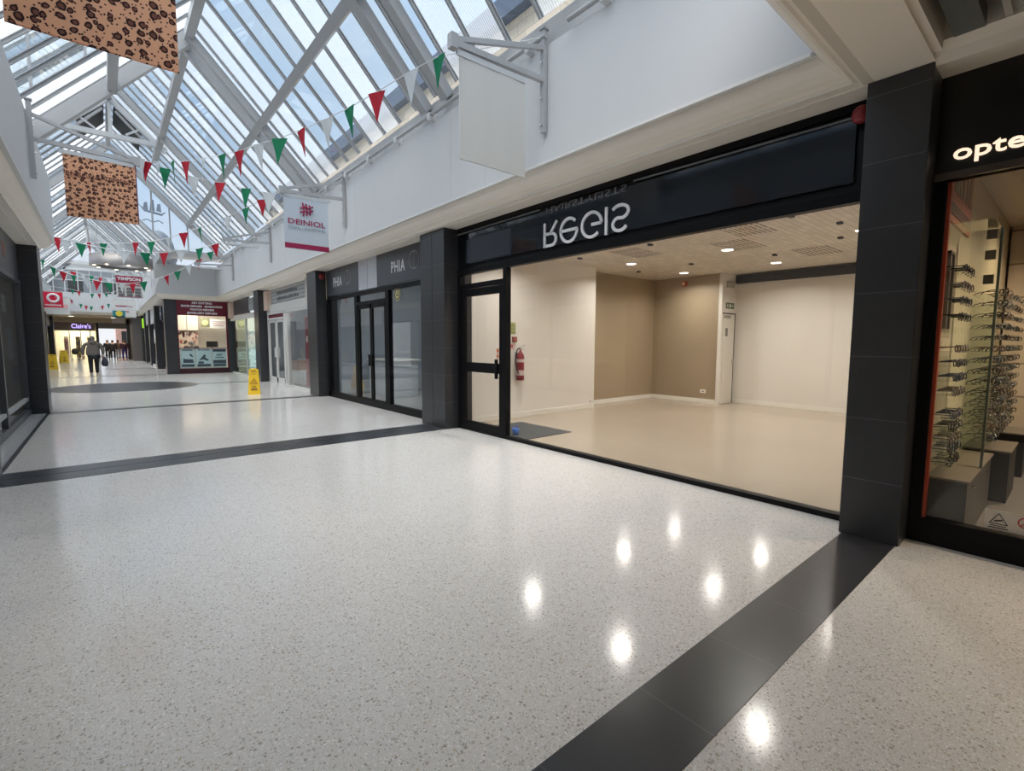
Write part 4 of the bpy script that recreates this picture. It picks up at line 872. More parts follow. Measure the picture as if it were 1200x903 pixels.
MB().tube([(4.6, 28.92, 2.64), (4.6, 28.92, 3.2)], .01, 6).build('hanger', CHROME, cs)
B(3.72, 4.12, 28.9, 28.95, 2.24, 2.68).build('olive_board', pm('olive', (.22, .22, .13), .5), cs); B(4.14, 4.9, 28.9, 28.95, 2.20, 2.64).build('white_board', pm('wb', (.85, .84, .82), .5), cs)
MB().tube([(3.92, 28.9, 2.46), (3.92, 28.88, 2.46)], .13, 20).build('roundel', pm('roundel', (.60, .62, .28), .5), cs)
m = MB(); m.tube([(3.92, 28.878, 2.46), (3.97, 28.878, 2.47)], .03, 6); m.box(4.22, 4.8, 28.895, 28.9, 2.50, 2.54); m.box(4.22, 4.8, 28.895, 28.9, 2.40, 2.44); m.box(4.3, 4.75, 28.895, 28.9, 2.3, 2.34); m.build('print', pm('ktext', (.3, .15, .15), .5), cs)
mo = thing('monitor', 'dark monitor on the kiosk counter', 'monitor', (4.0, 28.3, 1.2)); MB().box(3.85, 4.35, 28.3, 28.34, 1.22, 1.52, bev=.01).build('screen', DARK, mo); MB().tube([(4.1, 28.34, 1.12), (4.1, 28.34, 1.25)], .02, 8).build('stand', DARK, mo); MB().box(4.0, 4.2, 28.25, 28.42, 1.105, 1.12).build('foot', DARK, mo)
kc = thing('kiosk_counter', 'pale counter inside the kiosk', 'counter', (3.6, 28.3, 0)); MB().box(2.6, 4.6, 28.0, 28.7, 0, 1.08).build('body', KW, kc); MB().box(2.58, 4.6, 27.95, 28.75, 1.08, 1.105).build('top', SK, kc)
hb = thing('wall_cupboard', 'cream cupboards high on the left of the kiosk', 'cupboard', (3.0, 29.3, 2.4)); MB().box(2.62, 3.14, 29.0, 29.5, 2.06, 2.85, bev=.01).build('door', pm('cup', (.66, .61, .53), .5), hb); MB().box(3.16, 3.62, 29.0, 29.5, 2.06, 2.85, bev=.01).build('door', pm('cup', (.66, .61, .53), .5), hb)
gd = thing('key_board', 'board of hanging keys and goods at the back left of the kiosk', 'display board', (3.1, 29.2, 1.6)); B(2.62, 3.6, 29.1, 29.14, 1.12, 2.02).build('board', pm('kb', (.62, .5, .42), .6), gd)
random.seed(5); m1 = MB(); m2 = MB(); m3 = MB()
for q in range(46):
    x = 2.66+random.random()*.86; z = 1.3+random.random()*.66; w_ = .03+random.random()*.06; h_ = .05+random.random()*.09
    (m1, m2, m3)[q % 3].box(x, x+w_, 29.07, 29.1, z, min(2.0, z+h_))
for m, c_, nm in ((m1, (.05, .03, .03), 'dark_goods'), (m2, (.35, .05, .04), 'red_goods'), (m3, (.5, .5, .48), 'grey_goods')): m.build(nm, pm(nm, c_, .5), gd)['kind'] = 'stuff'
bg_ = thing('shoe_bag', 'dark shoes and bags heaped on the kiosk counter', 'shoes', (3.2, 28.2, 1.1))
for q, (x, z) in enumerate(((3.0, 1.11), (3.22, 1.11), (3.42, 1.11), (3.22, 1.33))):
    MB().lathe((x, 28.2, z), [(.001, 0), (.10, .01), (.115, .1), (.07, .19), (.001, .22)], 14).build('shoe', pm('shoes%d' % (q % 2), ((.07, .06, .07), (.32, .30, .30))[q % 2], .5), bg_)

# ================================================================== far corridor fronts
c1 = front('corridor_shop_front', 'maroon and navy shop front just past the kiosk in the corridor', 2.45, 27.6, 32.6, 1, sill=.1, fz=2.55, fmat=MAROON, fas=True, fasmat=pm('navy', (.015, .017, .04), .4), glass=GLASS)
m = MB(); m.box(2.25, 2.30, 30.4, 31.6, 2.62, 3.3); m.build('hanging_board', pm('navy2', (.02, .025, .06), .4), c1)
m = MB(); put_text(m, 'CAFE', .22, (2.245, 31.0, 2.85), '-X', bold=.004); m.build('lettering', LETTER, c1)
c2 = front('corridor_shop_front', 'white shop front with a pale fascia in the far corridor', 2.2, 33.3, 37.2, 1, fz=2.55, fmat=WF, fas=True, fasmat=WHITE)
c3 = front('corridor_shop_front', 'dark shop front with a white fascia in the far corridor, third from the kiosk', 2.2, 37.9, 41.6, 1, fz=2.55, fmat=DGREY, fas=True, fasmat=WHITE)
bx = MB(); bx.box(2.05, 2.4, 42.5, 43.3, 2.45, 3.1); c4 = front('corridor_shop_front', 'dark shop front with a lime green box sign at the end of the far corridor', 2.4, 42.3, 45.6, 1, fz=2.5, fmat=DGREY, fas=True)
bx.build('lime_sign', pm('lime', (.35, .75, .03), .5, emit=.6), c4)
struct('wall_corridor_units', B(2.6, 2.8, 29.75, 47, 0, 3.4), pm('unit_dark', (.10, .10, .11), .6))
c5 = front('corridor_shop_front', 'pale shop front along the hidden left side of the corridor', -3.1, 27, 43.6, -1, fz=2.55, fmat=WF, fas=True, fasmat=WHITE)
c6 = front('corridor_shop_front', 'dark shop front between the two far left pillars', -3.1, 44.3, 49.2, -1, fz=2.55, fmat=BLACK, fas=True, fasmat=pm('greyfas', (.3, .3, .3), .5))
struct('wall_corridor_left_units', B(-3.7, -3.5, 27, 50, 0, 3.4), pm('unit_dark', (.10, .10, .11), .6))
c7 = front('crossing_shop_front', 'shop front on the hidden left side of the crossing', -3.7, 14.5, 26.9, -1, fz=2.65, mull=(17.5, 20.4, 23.6), fmat=DGREY, fas=True, fasmat=pm('greyfas2', (.55, .56, .58), .5))
struct('wall_crossing_units', B(-5.2, -5.0, 14.5, 27, 0, 3.4), pm('unit_warm', (.5, .45, .36), .6))
# low far passage
TANC = pm('tan_ceiling', (.46, .38, .26), .6)
struct('ceiling_passage', B(-3.5, 2.6, 47, 62, 3.38, 3.6), TANC)
n_trim[0] += 1; struct('trim_%d' % n_trim[0], B(-3.5, 2.6, 52.0, 52.3, 3.02, 3.38), TANC)
struct('wall_passage_right', B(1.62, 2.8, 47.0, 60, 0, 3.4), pm('pass_dark', (.13, .115, .11), .6))
pier(1.40, 1.62, 52.0, 52.5, 'slim dark post right of the bright far doorway')
pier(-.62, -.42, 56.0, 56.3, 'slim dark post between the lit purple signed shop and the doorway')
dh = thing('doorway_header', 'grey header over the bright far doorway', 'header', (.5, 56.1, 2.9)); MB().box(-.42, 1.61, 56.0, 56.3, 2.62, 3.375).build('panel', pm('hdr', (.20, .19, .20), .5), dh)
cl = thing('accessory_shop_front', 'lit yellow shop front under a purple script sign at the far end', 'shop front', (-1.5, 56, 0))
MB().box(-3.39, -.63, 56.0, 56.15, 2.40, 3.375).build('fascia', pm('cl_fascia', (.27, .22, .20), .5), cl)
m = MB(); put_text(m, "Claire's", .52, (-1.55, 55.97, 2.62), '-Y', bold=.005, fit=1.25); m.build('glowing_lettering', pm('purple_glow', (.50, .40, 1.0), .5, emit=1.6), cl)
B(-3.38, -.64, 56.1, 56.11, .05, 2.4).build('glass_pane', GLASS, cl)
for x in (-2.35, -1.62, -1.0): MB().box(x-.03, x+.03, 56.02, 56.12, 0, 2.4).build('mullion', CHROME, cl)
struct('wall_accessory_back', B(-3.4, -.6, 58.9, 59.0, 0, 3.3), pm('yellow_wall', (.74, .68, .50), .6)); struct('ceiling_accessory', B(-3.4, -.6, 56.2, 59, 2.95, 3.0), SK); struct('wall_accessory_side', B(-.62, -.5, 56.3, 59.0, 0, 3.3), pm('yellow_wall', (.74, .68, .50), .6))
struct('wall_passage_left', B(-3.55, -3.4, 50, 59, 0, 3.4), pm('unit_dark', (.10, .10, .11), .6))
la = bpy.data.lights.new('accessory_lamp', 'AREA'); la.size = 1.8; la.energy = 150; la.color = (1, .93, .75)
ll = thing('shop_ceiling_light', 'bright ceiling light panel of the purple signed shop', 'ceiling light', (-2, 57.3, 2.94)); MB().box(-2.9, -1.1, 57.0, 57.6, 2.90, 2.95).build('panel', pm('panel_glow', (1, .95, .85), .5, emit=7), ll)
o = bpy.data.objects.new('accessory_lamp', la); C.objects.link(o); o.parent = ll; o.location = (0, 0, -.08)
random.seed(9)
for q in range(3):
    t = thing('goods_stand', 'stand of small coloured goods in the purple signed shop, %s' % ('left', 'middle', 'right')[q], 'display stand', (-2.6+q*.75, 57, 0))
    MB().box(-2.75+q*.75, -2.45+q*.75, 56.8, 57.0, .012, 1.9).build('stand', pm('stand%d' % q, ((.75, .68, .5), (.12, .10, .08), (.7, .5, .4))[q], .5), t)
    m = MB()
    for k in range(16): x = -2.73+q*.75+random.random()*.22; z = .3+random.random()*1.4; m.box(x, x+.05, 56.76, 56.8, z, z+.1)
    m.build('goods', pm('goods%d' % q, ((.5, .1, .3), (.6, .5, .1), (.1, .3, .3))[q], .5), t)['kind'] = 'stuff'
for x, y, lb in ((-1.9, 49.5, 'left'), (.55, 50.4, 'middle'), (1.1, 54, 'right, nearest the doorway')):
    downlight(x, y, 3.38, 'round downlight under the tan far ceiling, %s' % lb, r=.16, power=30, col=(1, .9, .7))

# ================================================================== left-hand shop and wall
ls = front('left_shop_front', 'dark grey shop front at the left edge of the photo', -1.27, 7.77, 13.82, -1, sill=.12, fz=2.62, mull=(7.85, 10.9, 13.7), fmat=DGREY, fas=True, fasmat=pm('left_fascia', (.045, .047, .058), .4), mw=.1, sillmat=pm('lsill', (.09, .09, .10), .3))
MB().box(-1.29, -1.25, 7.77, 13.82, .30, .36).build('low_rail', STEEL, ls)
m = MB(); put_text(m, 'W', .32, (-1.255, 12.05, 2.95), '+X', bold=.01); m.build('lettering', pm('orange_letter', (.30, .13, .09), .5), ls)
l0 = front('left_shop_front', 'dark shop front on the left beside the camera, outside the frame', -1.27, 1.17, 7.06, -1, sill=.12, fz=2.62, mull=(3.2, 5.2), fmat=DGREY, fas=True, fasmat=pm('left_fascia2', (.30, .31, .33), .4))
l1 = front('left_shop_front', 'shop front on the left behind the camera, outside the frame', -1.27, -8.5, .79, -1, sill=.12, fz=2.62, mull=(-5, -2), fmat=DGREY, fas=True)
struct('wall_left_units', B(-5.2, -5.0, -9, 14, 0, 3.4), pm('unit_warm', (.5, .45, .36), .6)); struct('ceiling_left_units', B(-5.2, -1.36, -9, 14.4, 3.3, 3.42), pm('bceil', (.5, .5, .48), .6))
struct('wall_left_unit_end', B(-5.2, -1.36, 14.2, 14.4, 0, 3.4), GW); struct('wall_left_unit_mid', B(-5.2, -1.36, 7.3, 7.45, 0, 3.4), GW)
MB_ = MB().box(-2.6, -1.8, 9.5, 13.0, 0, .9, bev=.01)
t = thing('display_table', 'pale table with papers inside the left-hand shop', 'table', (-2.2, 11, 0)); MB_.build('body', pm('lt', (.4, .40, .38), .5), t); MB().box(-2.65, -1.75, 9.45, 13.05, .9, .94).build('top', SK, t)
t = thing('window_sheet', 'grey blue paper sheets fixed inside the left-hand window', 'paper', (-1.31, 12.8, 1.2)); B(-1.315, -1.31, 12.2, 12.75, 1.15, 1.75).build('sheet', pm('sheet1', (.34, .37, .42), .6), t); B(-1.315, -1.31, 11.9, 12.3, 2.0, 2.3).build('sheet', pm('sheet2', (.5, .5, .5), .6), t); B(-1.315, -1.31, 12.5, 13.3, .75, 1.05).build('sheet', pm('sheet3', (.14, .16, .22), .6), t)
for y in (2, 5, 9, 12):
    l = bpy.data.lights.new('unit_lamp', 'AREA'); l.size = .6; l.energy = 25; l.color = (1, .9, .75)
    t = thing('unit_ceiling_light', 'square ceiling light inside the left-hand shop, %s' % {2: 'beside the camera', 5: 'second along', 9: 'third along', 12: 'deepest, by the big dark pillar'}[y], 'ceiling light', (-3.2, y, 3.28)); MB().box(-3.5, -2.9, y-.3, y+.3, 3.26, 3.3).build('panel', pm('unit_glow', (1, .93, .8), .5, emit=3), t)
    o = bpy.data.objects.new('unit_lamp', l); C.objects.link(o); o.parent = t; o.location = (0, 0, -.03)

# ================================================================== brackets and banners
def bracket(x, y, sgn, label, bare=False):
    """sgn=-1: fixed to the right wall, arm reaches to -x"""
    t = thing('banner_bracket', label, 'bracket', (x, y, 4.0)); s = sgn
    MB().box(x-.03, x+.03, y-.03, y+.03, 3.97, 5.11, bev=.004).build('wall_post', STEEL, t)
    MB().box(x-.045, x+.045, y-.045, y+.045, 5.11, 5.13).build('post_cap', STEEL, t)
    MB().bar((x, y, 4.56), (x+s*1.25, y, 4.50), .05, .06).build('arm', STEEL, t)
    MB().bar((x, y, 4.92), (x+s*1.27, y, 4.53), .045, .05).build('brace', STEEL, t)
    B(x+s*1.22, x+s*1.30, y-.04, y+.04, 4.44, 4.58).build('arm_end', STEEL, t)
    for z in (4.05, 4.35, 4.75): MB().tube([(x+s*.03, y, z), (x+s*.045, y, z)], .012, 6).build('bolt', CHROME, t)
    if not bare: MB().bar((x+s*.30, y, 4.455), (x+s*1.22, y, 4.43), .02, .06).build('banner_rail', WSTEEL, t)
    else: MB().box(x+s*.35, x+s*1.22, y-.05, y+.05, 4.36, 4.44, bev=.01).build('banner_rail', WSTEEL, t)
    return t
bracket(4.09, 4.3, -1, 'grey wall bracket holding the blank white banner, nearest on the right')
bracket(4.09, 10.5, -1, 'grey wall bracket holding the DEINIOL banner')
bracket(4.09, 16.6, -1, 'empty white wall bracket past the DEINIOL banner', True)
bracket(4.09, 22.45, -1, 'empty white wall bracket farthest along the right wall', True)
bracket(-.70, 4.3, 1, 'wall bracket of the nearest leopard banner, outside the frame on the left')
bracket(-.70, 10.5, 1, 'grey wall bracket holding the second leopard banner on the left wall')
def banner(name, label, x0, x1, y, z0, z1, mat, sag=0):
    t = thing(name, label, 'banner', ((x0+x1)/2, y, z1)); n = 12; m = MB(); vs = []; fs = []
    for k in range(n+1):
        x = x0+(x1-x0)*k/n; d = .003*math.sin(k*1.3)
        vs += [(x, y+d-.004, z0), (x, y+d-.004, z1), (x, y+d+.004, z1), (x, y+d+.004, z0)]
    for k in range(n):
        a = 4*k
        for q in range(4): fs.append((a+q, a+(q+1) % 4, a+4+(q+1) % 4, a+4+q))
    fs += [(0, 1, 2, 3), (4*n+3, 4*n+2, 4*n+1, 4*n)]
    m.add(vs, fs); m.build('banner_sheet', mat, t)
    MB().tube([(x0, y, z0), (x1, y, z0)], .008, 6).build('hem_rod', mat, t)
    return t
BW = cloth(pm('banner_white', (.78, .78, .76), .6), .35)
banner('blank_banner', 'blank white banner hanging from the nearest right-hand bracket', 2.90, 3.80, 4.3, 3.40, 4.42, BW)
bd = banner('deiniol_banner', 'white banner printed DEINIOL with a crimson emblem and bottom band', 2.86, 3.74, 10.5, 3.40, 4.43, cloth(pm('banner_blue_white', (.70, .76, .82), .6))); bd.name = 'centre_banner'
CRIM = pm('crimson', (.32, .01, .07), .6)
B(2.86, 3.74, 10.485, 10.49, 3.40, 3.50).build('bottom_band', CRIM, bd)
m = MB(); put_text(m, 'DEINIOL', .150, (3.30, 10.487, 3.885), '-Y', bold=.001, fit=.74); m.build('lettering', CRIM, bd)
m = MB(); put_text(m, 'SIOPA \u2022 SHOPPING', .068, (3.30, 10.487, 3.79), '-Y', fit=.74); m.build('small_lettering', pm('slategrey', (.30, .38, .42), .6), bd)
m = MB()
for k, x in enumerate((3.235, 3.30, 3.365)): m.tube([(x, 10.487, 4.06+.02*k), (x+.015, 10.487, 4.18), (x-.01, 10.487, 4.33-.015*k)], .016, 5)
for k, z in enumerate((4.16, 4.24)): m.tube([(3.17, 10.483, z-.03), (3.26, 10.483, z+.01), (3.34, 10.483, z-.01), (3.43, 10.483, z+.04)], .015, 5)
m.build('emblem', CRIM, bd)
b1 = banner('leopard_banner', 'large leopard print banner, nearest, cut off by the top left of the photo', -.36, .505, 4.3, 3.41, 4.44, LEO)
b2 = banner('leopard_banner', 'leopard print banner with faint ENSCHANTMENT lettering, farther of the two', -.36, .54, 10.5, 3.48, 4.44, LEO)
b2.children[0].data.materials[0] = LEO
m = MB(); put_text(m, 'ENSCHANTMENT', .10, (.09, 10.488, 4.10), '-Y', bold=.0, fit=.86); m.build('lettering', pm('brownletter', (.10, .03, .03), .7), b2)
B(.535, .548, 10.485, 10.515, 3.48, 4.44).build('purple_edge', pm('purple_edge', (.16, .05, .12), .7), b2)
tb = banner('kiosk_banner', 'maroon and white TIMPSON banner hanging over the far corridor', .50, 1.46, 28.5, 3.50, 4.48, BW)
B(.50, 1.46, 28.48, 28.485, 4.16, 4.48).build('maroon_band', pm('crim2', (.30, .015, .05), .5), tb)
m = MB(); put_text(m, 'TIMPSON', .19, (.98, 28.477, 4.28), '-Y', bold=.006, fit=.84); m.build('lettering', LETTER, tb)
m = MB(); put_text(m, 'KEY CUTTING', .10, (.98, 28.47, 4.04), '-Y', bold=.004, fit=.84); m.build('small_lettering', CRIM, tb)
random.seed(11); m = MB()
for q in range(3):
    for p_ in range(3): x = .56+q*.3; z = 3.56+p_*.14; m.box(x, x+.22, 28.475, 28.48, z, z+.09+.03*random.random())
m.build('pictures', pm('tpics', (.16, .15, .17), .5), tb); m = MB(); m.box(.56, 1.40, 28.472, 28.475, 3.53, 3.55); m.build('red_line', CRIM, tb)
lb_ = banner('striped_banner', 'white banner with two crimson lines, below and behind the maroon banner', .46, 1.62, 40, 3.05, 4.15, BW)
B(.60, 1.45, 39.98, 39.985, 3.72, 3.79).build('line', CRIM, lb_); B(.60, 1.28, 39.98, 39.985, 3.38, 3.44).build('line', CRIM, lb_)
yb = banner('teal_banner', 'small teal banner with a yellow roundel low over the far corridor', .42, 1.04, 38.8, 2.98, 3.40, pm('teal', (.02, .22, .26), .6))
MB().tube([(.74, 38.79, 3.22), (.74, 38.78, 3.22)], .17, 20).build('roundel', pm('sunyellow', (.75, .62, .05), .6), yb); B(.46, 1.0, 38.785, 38.79, 3.0, 3.07).build('print', DARK, yb)
gb = banner('pale_hanging_sign', 'pale pinkish hanging sign beneath the far ceiling', .45, 1.25, 49.0, 2.92, 3.25, pm('palepink', (.66, .60, .60), .5))
for x in (.55, 1.15): MB().tube([(x, 49, 3.25), (x, 49, 3.38)], .01, 6).build('hanger', CHROME, gb)
for (t_, x0, x1, y, z0, zt) in ((tb, .5, 1.46, 28.5, 4.50, 4.56), (lb_, .46, 1.62, 40, 4.17, 4.3)):
    pass
for y, z, x0, lb in ((28.5, 4.53, .45, 'bracket of the maroon banner in the far corridor'), (40, 4.2, .42, 'bracket of the striped banner in the far corridor'), (38.8, 3.46, .4, 'bracket of the small teal banner')):
    t = thing('banner_bracket', 'white ' + lb, 'bracket', (1.81, y, z)); MB().bar((1.82, y, z), (x0, y, z), .04, .05).build('arm', WSTEEL, t); MB().bar((1.80, y, z-.5 if z > 3.7 else z), (1.80, y, z+.5), .05, .05).build('wall_post', WSTEEL, t); MB().bar((1.82, y, z+.35), (x0, y, z+.03), .03, .04).build('brace', WSTEEL, t)
# red projecting sign on the left
vs_ = thing('projecting_sign', 'red square projecting sign with a white ring on the left of the corridor', 'sign', (-1.9, 34, 3.5))
MB().box(-2.32, -1.56, 33.95, 34.05, 3.20, 3.98, bev=.01).build('box', pm('signred', (.50, .01, .04), .4, emit=.15), vs_)
m = MB(); m.tube([(-1.92+.20*math.cos(a), 33.94, 3.68+.19*math.sin(a)) for a in [2*PI*k/28 for k in range(29)]], .055, 8); m.build('ring', LETTER, vs_)
m = MB(); m.tube([(-1.92, 33.94, 3.86), (-1.80, 33.94, 3.80), (-1.82, 33.94, 3.68)], [.05, .03, .01], 6); m.build('ring_tail', LETTER, vs_)
m = MB(); put_text(m, 'vodafone', .14, (-1.94, 33.945, 3.29), '-Y', bold=.004, fit=.62); m.build('lettering', LETTER, vs_)
MB().bar((-2.7, 34, 4.02), (-1.56, 34, 4.02), .05, .05).build('arm', STEEL, vs_)
pw = banner('white_hanging_banner', 'plain white banner with a faint pink patch behind the red projecting sign', -2.62, -1.56, 40.2, 3.12, 4.15, BW); B(-1.85, -1.65, 40.18, 40.19, 3.5, 3.7).build('pink_patch', pm('pinkp', (.75, .4, .4), .5), pw)
MB().bar((-2.7, 40.2, 4.18), (-1.56, 40.2, 4.18), .04, .05).build('arm', WSTEEL, pw)

# ================================================================== bunting
BUNT = {
'A':[(4.03, 4.31, 5.01, '-'), (3.52, 5.68, 5.21, 'G'), (3.35, 6.12, 5.15, 'W'), (3.13, 6.72, 5.03, 'R'), (2.93, 7.23, 4.94, 'G'), (2.76, 7.68, 4.89, 'W'), (2.55, 8.24, 4.85, 'R'), (2.36, 8.74, 4.82, 'G'), (2.16, 9.27, 4.84, 'W'), (1.97, 9.79, 4.83, 'R'), (1.79, 10.27, 4.86, 'G'), (1.58, 10.81, 4.89, 'W'), (1.36, 11.4, 4.95, 'R'), (1.2, 11.83, 5.03, 'G'), (1.0, 12.34, 5.11, 'W'), (0.85, 12.75, 5.2, 'R'), (0.58, 13.47, 5.39, '-')],
'B':[(2.99, 11.05, 4.67, '-'), (2.78, 11.21, 4.6, 'W'), (2.41, 11.5, 4.68, 'G'), (2.0, 11.81, 4.79, 'R'), (1.57, 12.15, 4.9, 'W'), (1.13, 12.49, 5.06, 'G'), (0.76, 12.77, 5.24, 'W'), (0.16, 13.23, 5.46, '-')],
'C':[(3.33, 12.33, 5.0, '-'), (3.06, 12.97, 4.9, 'R'), (2.81, 13.53, 4.77, 'G'), (2.53, 14.18, 4.64, 'W'), (2.06, 15.28, 4.49, 'G'), (1.77, 15.95, 4.43, 'R'), (1.47, 16.66, 4.36, 'W'), (1.15, 17.4, 4.34, 'G'), (0.83, 18.13, 4.39, 'R'), (0.48, 18.95, 4.44, 'W'), (0.11, 19.81, 4.52, 'G'), (-0.24, 20.61, 4.62, 'R'), (-0.6, 21.46, 4.78, 'W'), (-1.01, 22.4, 4.96, 'G'), (-1.34, 23.16, 5.18, 'R'), (-2.62, 27.0, 4.95, '-')],
'D':[(3.94, 16.58, 4.93, '-'), (2.7, 17.22, 4.45, 'R'), (2.32, 17.42, 4.3, 'G'), (1.87, 17.65, 4.23, 'W'), (1.47, 17.86, 4.13, 'R'), (1.03, 18.08, 4.11, 'G'), (0.57, 18.32, 4.14, 'W'), (0.23, 18.5, 4.17, '-'), (-0.39, 18.82, 4.3, 'G'), (-0.72, 18.99, 4.38, 'W'), (-0.91, 19.09, 4.44, 'R'), (-3.18, 20.2, 4.94, '-')],
'E':[(4.12, 22.2, 5.35, '-'), (3.37, 22.67, 5.05, 'G'), (3.01, 22.89, 4.74, 'R'), (2.68, 23.09, 4.5, 'W'), (2.32, 23.31, 4.26, 'G'), (1.97, 23.52, 4.08, 'R'), (1.63, 23.74, 3.94, 'W'), (1.26, 23.96, 3.83, 'G'), (0.92, 24.17, 3.75, 'R'), (0.59, 24.38, 3.75, 'W'), (0.21, 24.61, 3.77, 'G'), (-0.12, 24.81, 3.83, 'R'), (-0.44, 25.01, 3.91, 'W'), (-0.81, 25.24, 4.03, 'G'), (-1.1, 25.42, 4.15, 'R'), (-1.39, 25.59, 4.31, 'G'), (-1.66, 25.76, 4.58, 'G'), (-2.62, 27.2, 4.9, '-')],
'F':[(1.80, 33.12, 4.95, '-'), (1.47, 33.32, 4.94, 'W'), (1.11, 33.54, 4.84, 'G'), (0.72, 33.77, 4.83, 'R'), (0.33, 34.0, 4.86, 'W'), (-0.02, 34.21, 4.9, 'R'), (-0.39, 34.44, 4.98, 'G'), (-0.74, 34.64, 5.06, 'W'), (-1.11, 34.86, 5.18, 'R'), (-1.44, 35.06, 5.15, 'W'), (-2.62, 35.9, 4.94, '-')],
'G':[(1.81, 45.0, 4.93, '-'), (1.22, 45.0, 4.62, 'W'), (0.92, 45.0, 4.42, 'G'), (0.63, 45.0, 4.28, 'W'), (0.3, 45.0, 4.15, 'G'), (-0.04, 45.0, 4.01, 'R'), (-0.36, 45.0, 3.93, 'W'), (-0.63, 45.0, 3.92, 'G'), (-0.9, 45.0, 3.96, 'R'), (-1.16, 45.0, 4.07, 'G'), (-1.42, 45.0, 4.17, 'W'), (-1.63, 45.0, 4.33, 'R'), (-1.79, 45.0, 4.49, 'G'), (-2.62, 45.0, 4.94, '-')],
'H':[(1.81, 42.0, 4.94, '-'), (1.22, 42.0, 4.92, 'G'), (0.9, 42.0, 4.91, 'R'), (0.54, 42.0, 4.77, 'W'), (0.19, 42.0, 4.69, 'G'), (-0.16, 42.0, 4.61, 'R'), (-0.5, 42.0, 4.59, 'G'), (-0.83, 42.0, 4.62, 'W'), (-1.16, 42.0, 4.71, 'R'), (-1.44, 42.0, 4.79, 'G'), (-2.62, 42.0, 4.95, '-')],
}
BL = {'A': 'the nearest string', 'B': 'the second string, below the nearest', 'C': 'the long string sagging over the crossing', 'D': 'the short string in the middle of the crossing', 'E': 'the lowest string, before the corridor', 'F': 'the string just inside the corridor', 'G': 'the curved string by the far wall', 'H': 'the upper string by the far wall'}
FM = {'R': REDC, 'G': GREEN, 'W': WHITEC}
random.seed(21)
for k, L in BUNT.items():
    t = thing('bunting_string', 'red, white and green triangular bunting, %s' % BL[k], 'bunting', L[0][:3])
    hh = .42 if k in 'AB' else (.40 if k in 'CD' else .40); ww = .135
    if k in 'GH': hh = .34; ww = .10
    MB().tube([p[:3] for p in L], .006 if k in 'AB' else .01, 5).build('cord', pm('cord_white', (.7, .72, .74), .6), t)
    for i, p in enumerate(L):
        if p[3] == '-': continue
        a = Vector(L[max(i-1, 0)][:3]); b_ = Vector(L[min(i+1, len(L)-1)][:3]); d = (b_-a).normalized(); P = Vector(p[:3])
        n = Vector((-d.y, d.x, 0)).normalized(); tw_ = (random.random()-.5)*.9; sw = (random.random()-.5)*.10
        dd = (d*math.cos(tw_)+n*math.sin(tw_)); dd.z *= .6
        A = P-dd*ww; Bp = P+dd*ww; T = P+Vector((0, 0, -hh))+n*sw+d*(random.random()-.5)*.10
        M1 = (A+T)/2+n*.012; M2 = (Bp+T)/2-n*.01; Mt = P+n*.006
        nn = dd.cross(Vector((0, 0, 1))).normalized()*.003
        m = MB(); vs = [A, Mt, Bp, M2, T, M1]; m.add([v+nn for v in vs]+[v-nn for v in vs], [(0, 1, 5), (1, 2, 3), (1, 3, 5), (5, 3, 4), (6, 11, 7), (7, 9, 8), (7, 11, 9), (11, 10, 9), (0, 5, 11, 6), (5, 4, 10, 11), (4, 3, 9, 10), (3, 2, 8, 9), (0, 6, 7, 1), (1, 7, 8, 2)])
        m.build('pennant', FM[p[3]], t)

# ================================================================== ring light
rl = thing('ring_light', 'big brushed metal ring lamp hanging over the far crossing', 'light fitting', (.70, 26.0, 4.55))
BR = pm('brushed_metal', (.30, .28, .27), .4, .55)
MB().lathe((.70, 26, 0), [(1.04, 4.55), (1.04, 4.98), (1.01, 4.98), (1.01, 4.62), (.78, 4.62), (.78, 4.55), (1.04, 4.55)], 48).build('metal_ring', BR, rl)
MB().lathe((.70, 26, 0), [(.78, 4.62), (.78, 4.80), (.75, 4.80), (.75, 4.62)], 40).build('inner_ring', BR, rl)
for k in range(8):
    a = 2*PI*k/8+.2; x, y = .70+.905*math.cos(a), 26+.905*math.sin(a); MB().cyl((x, y, 4.535), .055, .016, 12).build('spot', pm('spot_glow', (1, .85, .6), .5, emit=5), rl)
for k in range(3):
    a = 2*PI*k/3+.5; MB().tube([(.70+1.0*math.cos(a), 26+1.0*math.sin(a), 4.98), (.2, 25.6, 8.0)], .012, 5).build('suspension_wire', STEEL, rl)

